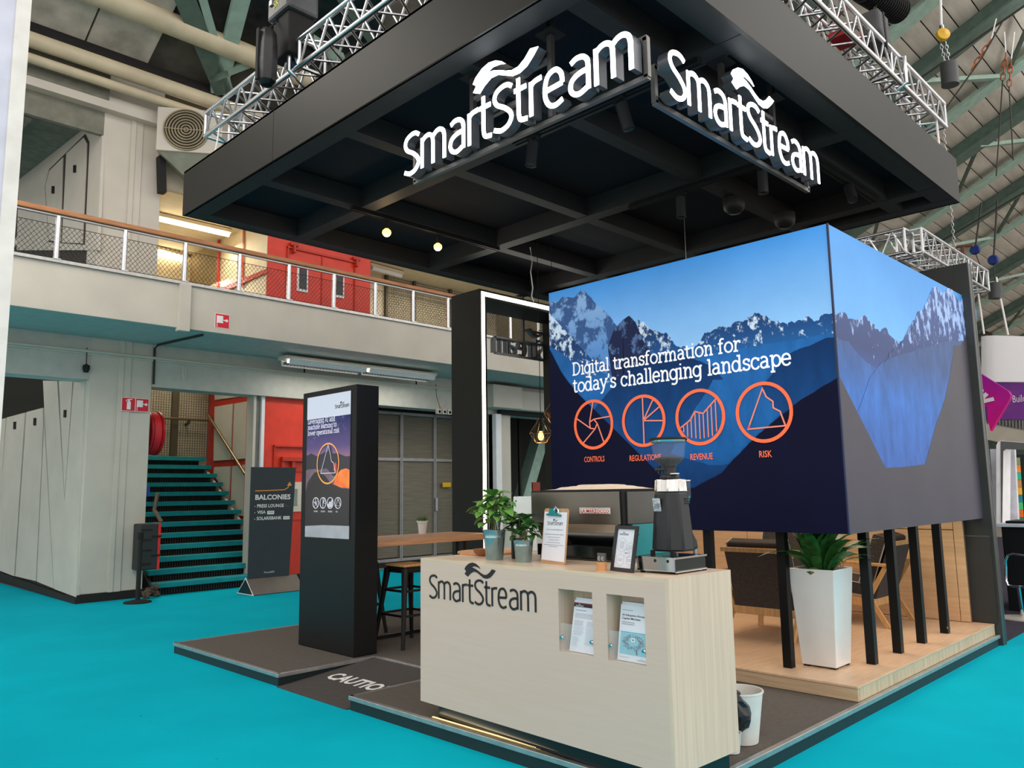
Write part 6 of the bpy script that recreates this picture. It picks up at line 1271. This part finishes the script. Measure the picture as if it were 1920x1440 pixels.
tag(o.build('rigging_line', M('rig_brown', (110, 74, 60), .6), None, True), 'horizontal rigging line with shackles above the dark end wall', 'cable')
# arrow sign
ar = thing('arrow_sign', 'magenta arrow shaped hanging sign with white lettering', 'sign', tuple(onx(1860, 750, 13)))
XA = 13.0; pts = [(1822, 690), (1890, 733), (1895, 741), (1893, 748), (1857, 808), (1852, 786), (1851, 763), (1800, 758), (1800, 680)]
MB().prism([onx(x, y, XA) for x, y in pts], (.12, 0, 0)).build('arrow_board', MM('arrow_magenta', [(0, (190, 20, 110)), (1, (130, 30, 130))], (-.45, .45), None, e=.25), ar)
MB().box(XA+.02, XA+.1, onx(1812, 700, XA).y-.04, onx(1812, 700, XA).y+.04, 0, 3.4).build('pole', steel, ar)
MA = lambda pts, w_: MB().ribbon([(lambda v: (v.y, v.z))(onx(x, y, XA)) for x, y in pts], w_, lambda a, b_, c=0: Vector((XA-.012-c, a, b_)), .006)
MA([(1824, 742), (1829, 734), (1836, 731), (1841, 733), (1839, 739), (1832, 742)], .05).build('lettering', signw, ar); MA([(1851, 738), (1841, 748), (1831, 758)], .055).build('lettering', signw, ar); MA([(1838, 746), (1843, 753), (1864, 748)], .055).build('lettering', signw, ar)
tp = thing('tall_panel', 'blue and pale green rounded flag panel behind the dark end wall', 'panel', tuple(onx(1820, 620, 15)))
MB().prism([onx(x, y, 15) for x, y in ((1805, 577), (1824, 577), (1829, 582), (1828, 600), (1821, 655), (1805, 655))], (.1, 0, 0)).build('blue_board', M('flag_blue', (10, 110, 160), .5, emit=.1), tp, bevel=.01); MB().box(14.98, 15.08, onx(1808, 600, 15).y, onx(1806, 600, 15).y+.2, 0, 4.2).build('pole', steel, tp)
MB().prism([onx(x, y, 15.15) for x, y in ((1815, 640), (1826, 640), (1830, 672), (1833, 694), (1820, 694))], (.1, 0, 0)).build('pale_board', M('flag_pale', (196, 214, 196), .5), tp)
# far balcony
XF = 34.0; fb = thing('far_balcony', 'far cream balcony with grey balusters at the right edge', 'balcony', tuple(onx(1885, 810, XF)))
g_ = [onx(1840, 790, XF), onx(1960, 812, XF), onx(1960, 848, XF), onx(1840, 822, XF)]; MB().prism(g_, (.4, 0, 0)).build('fascia', cream, fb)
MB().bar(onx(1840, 770, XF), onx(1960, 783, XF), .1, .09).build('handrail', steel, fb)
for i in range(15): x = 1850+i*6.2; MB().tube([onx(x, 771+(x-1840)*.11, XF), onx(x+.4, 792+(x-1840)*.18, XF)], .05, 6).build('baluster', steel, fb)
MB().prism([onx(1840, 740, XF+4), onx(1990, 740, XF+4), onx(1990, 800, XF+4), onx(1840, 800, XF+4)], (.2, 0, 0)).build('louvre_wall', M('far_louvre', (128, 124, 114), .7, noise=.3, scale=3, stretch=(1, 6, .2)), fb)
MB().prism([onx(1850, 824, XF+1), onx(1990, 850, XF+1), onx(1990, 870, XF+1), onx(1850, 870, XF+1)], (3, 0, 0)).build('underside', green, fb)
MB().prism([onx(1850, 868, XF+5), onx(1990, 868, XF+5), onx(1990, 990, XF+5), onx(1850, 990, XF+5)], (.2, 0, 0)).build('dark_bay', M('far_dark', (40, 46, 44), .7, noise=.4, scale=2), fb)
# white stand arch
XW = 15.0; wa = thing('white_arch', 'white rounded portal of a stand at the right edge', 'arch', tuple(onx(1890, 900, XW)))
P_ = [onx(x, y, XW) for x, y in ((1868, 982), (1868, 835), (1871, 829), (1876, 826), (1882, 827), (1960, 832), (1960, 842), (1884, 838), (1880, 843), (1879, 982))]
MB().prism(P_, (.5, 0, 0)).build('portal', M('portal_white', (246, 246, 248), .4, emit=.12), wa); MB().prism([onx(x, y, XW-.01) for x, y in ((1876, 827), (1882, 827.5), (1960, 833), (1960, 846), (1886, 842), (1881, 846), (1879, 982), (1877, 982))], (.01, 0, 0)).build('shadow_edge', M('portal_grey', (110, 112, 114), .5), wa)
MB().prism([onx(x, y, XW+.6) for x, y in ((1856, 842), (1902, 842), (1909, 980), (1866, 985))], (.1, 0, 0)).build('inner_panel', M('portal_panel', (224, 226, 236), .5), wa)
vw = thing('video_wall', 'bright green and orange picture screen at the right edge', 'screen', tuple(onx(1912, 900, XW+2)))
cl_ = [(30, 160, 110), (240, 120, 60), (60, 190, 140), (230, 80, 60), (240, 200, 60), (40, 150, 160), (90, 200, 120), (220, 110, 50), (60, 60, 60)]
for i in range(9): y0 = 858+i*14; MB().prism([onx(1903+i*.7, y0, XW+2), onx(1911+i*.9, y0, XW+2), onx(1912+i*.9, y0+13.5, XW+2), onx(1904+i*.7, y0+13.5, XW+2)], (.05, 0, 0)).build('screen_tile', M('tile%d' % i if False else 'screen_tile_'+'abcdefghi'[i], cl_[i], .4, emit=.4, rgb2=cl_[(i+3) % 9], scale=6), vw)
MB().prism([onx(x, y, XW+2.1) for x, y in ((1900, 852), (1960, 852), (1960, 985), (1905, 985))], (.05, 0, 0)).build('screen_back', M('screen_navy', (30, 44, 44), .5), vw)
# black counter and chrome stool
bk_ = thing('black_counter', 'black counter with a pale top on the dark carpet at the right edge', 'counter', (11.2, 2.2, 0))
q0, q1 = onx(1877, 985, 11), onx(1960, 985, 11)
MB().box(11, 11.9, 1.6, q0.y, .008, .99).build('cabinet', M('counter_black', (20, 22, 24), .35), bk_); MB().box(10.95, 11.95, 1.5, q0.y+.04, .99, 1.03).build('top', M('pale_top', (214, 216, 224), .35), bk_, bevel=.005); MB().box(11.0, 11.5, 1.7, q0.y-.05, 1.03, 1.06).build('papers', black, bk_)
cs2 = thing('chrome_stool', 'chrome looped bar stool in front of the black counter', 'stool', (10.4, 2.2, 0))
XL = 10.4; pts = [(1886, 1052), (1890, 1042), (1900, 1039), (1925, 1043), (1935, 1050), (1935, 1090), (1926, 1101), (1900, 1100), (1890, 1097), (1886, 1088)]
MB().tube([onx(x, y, XL) for x, y in pts], .014, 8, closed=True).build('loop_frame', chrome, cs2, True); v = onx(1910, 1100, XL); MB().tube([v, (v.x+.05, v.y, .03)], .02, 10).build('stem', chrome, cs2, True); MB().lathe((v.x+.05, v.y, .008), [(0, 0), (.24, 0), (.24, .01), (0, .03)], 30).build('base', M('base_pale', (190, 184, 176), .4), cs2, True)
# side wall of the hall carries on beyond the balcony
struct(MB().box(26, 58, 12.7, 12.9, 0, 9).build('wall_side', cream))
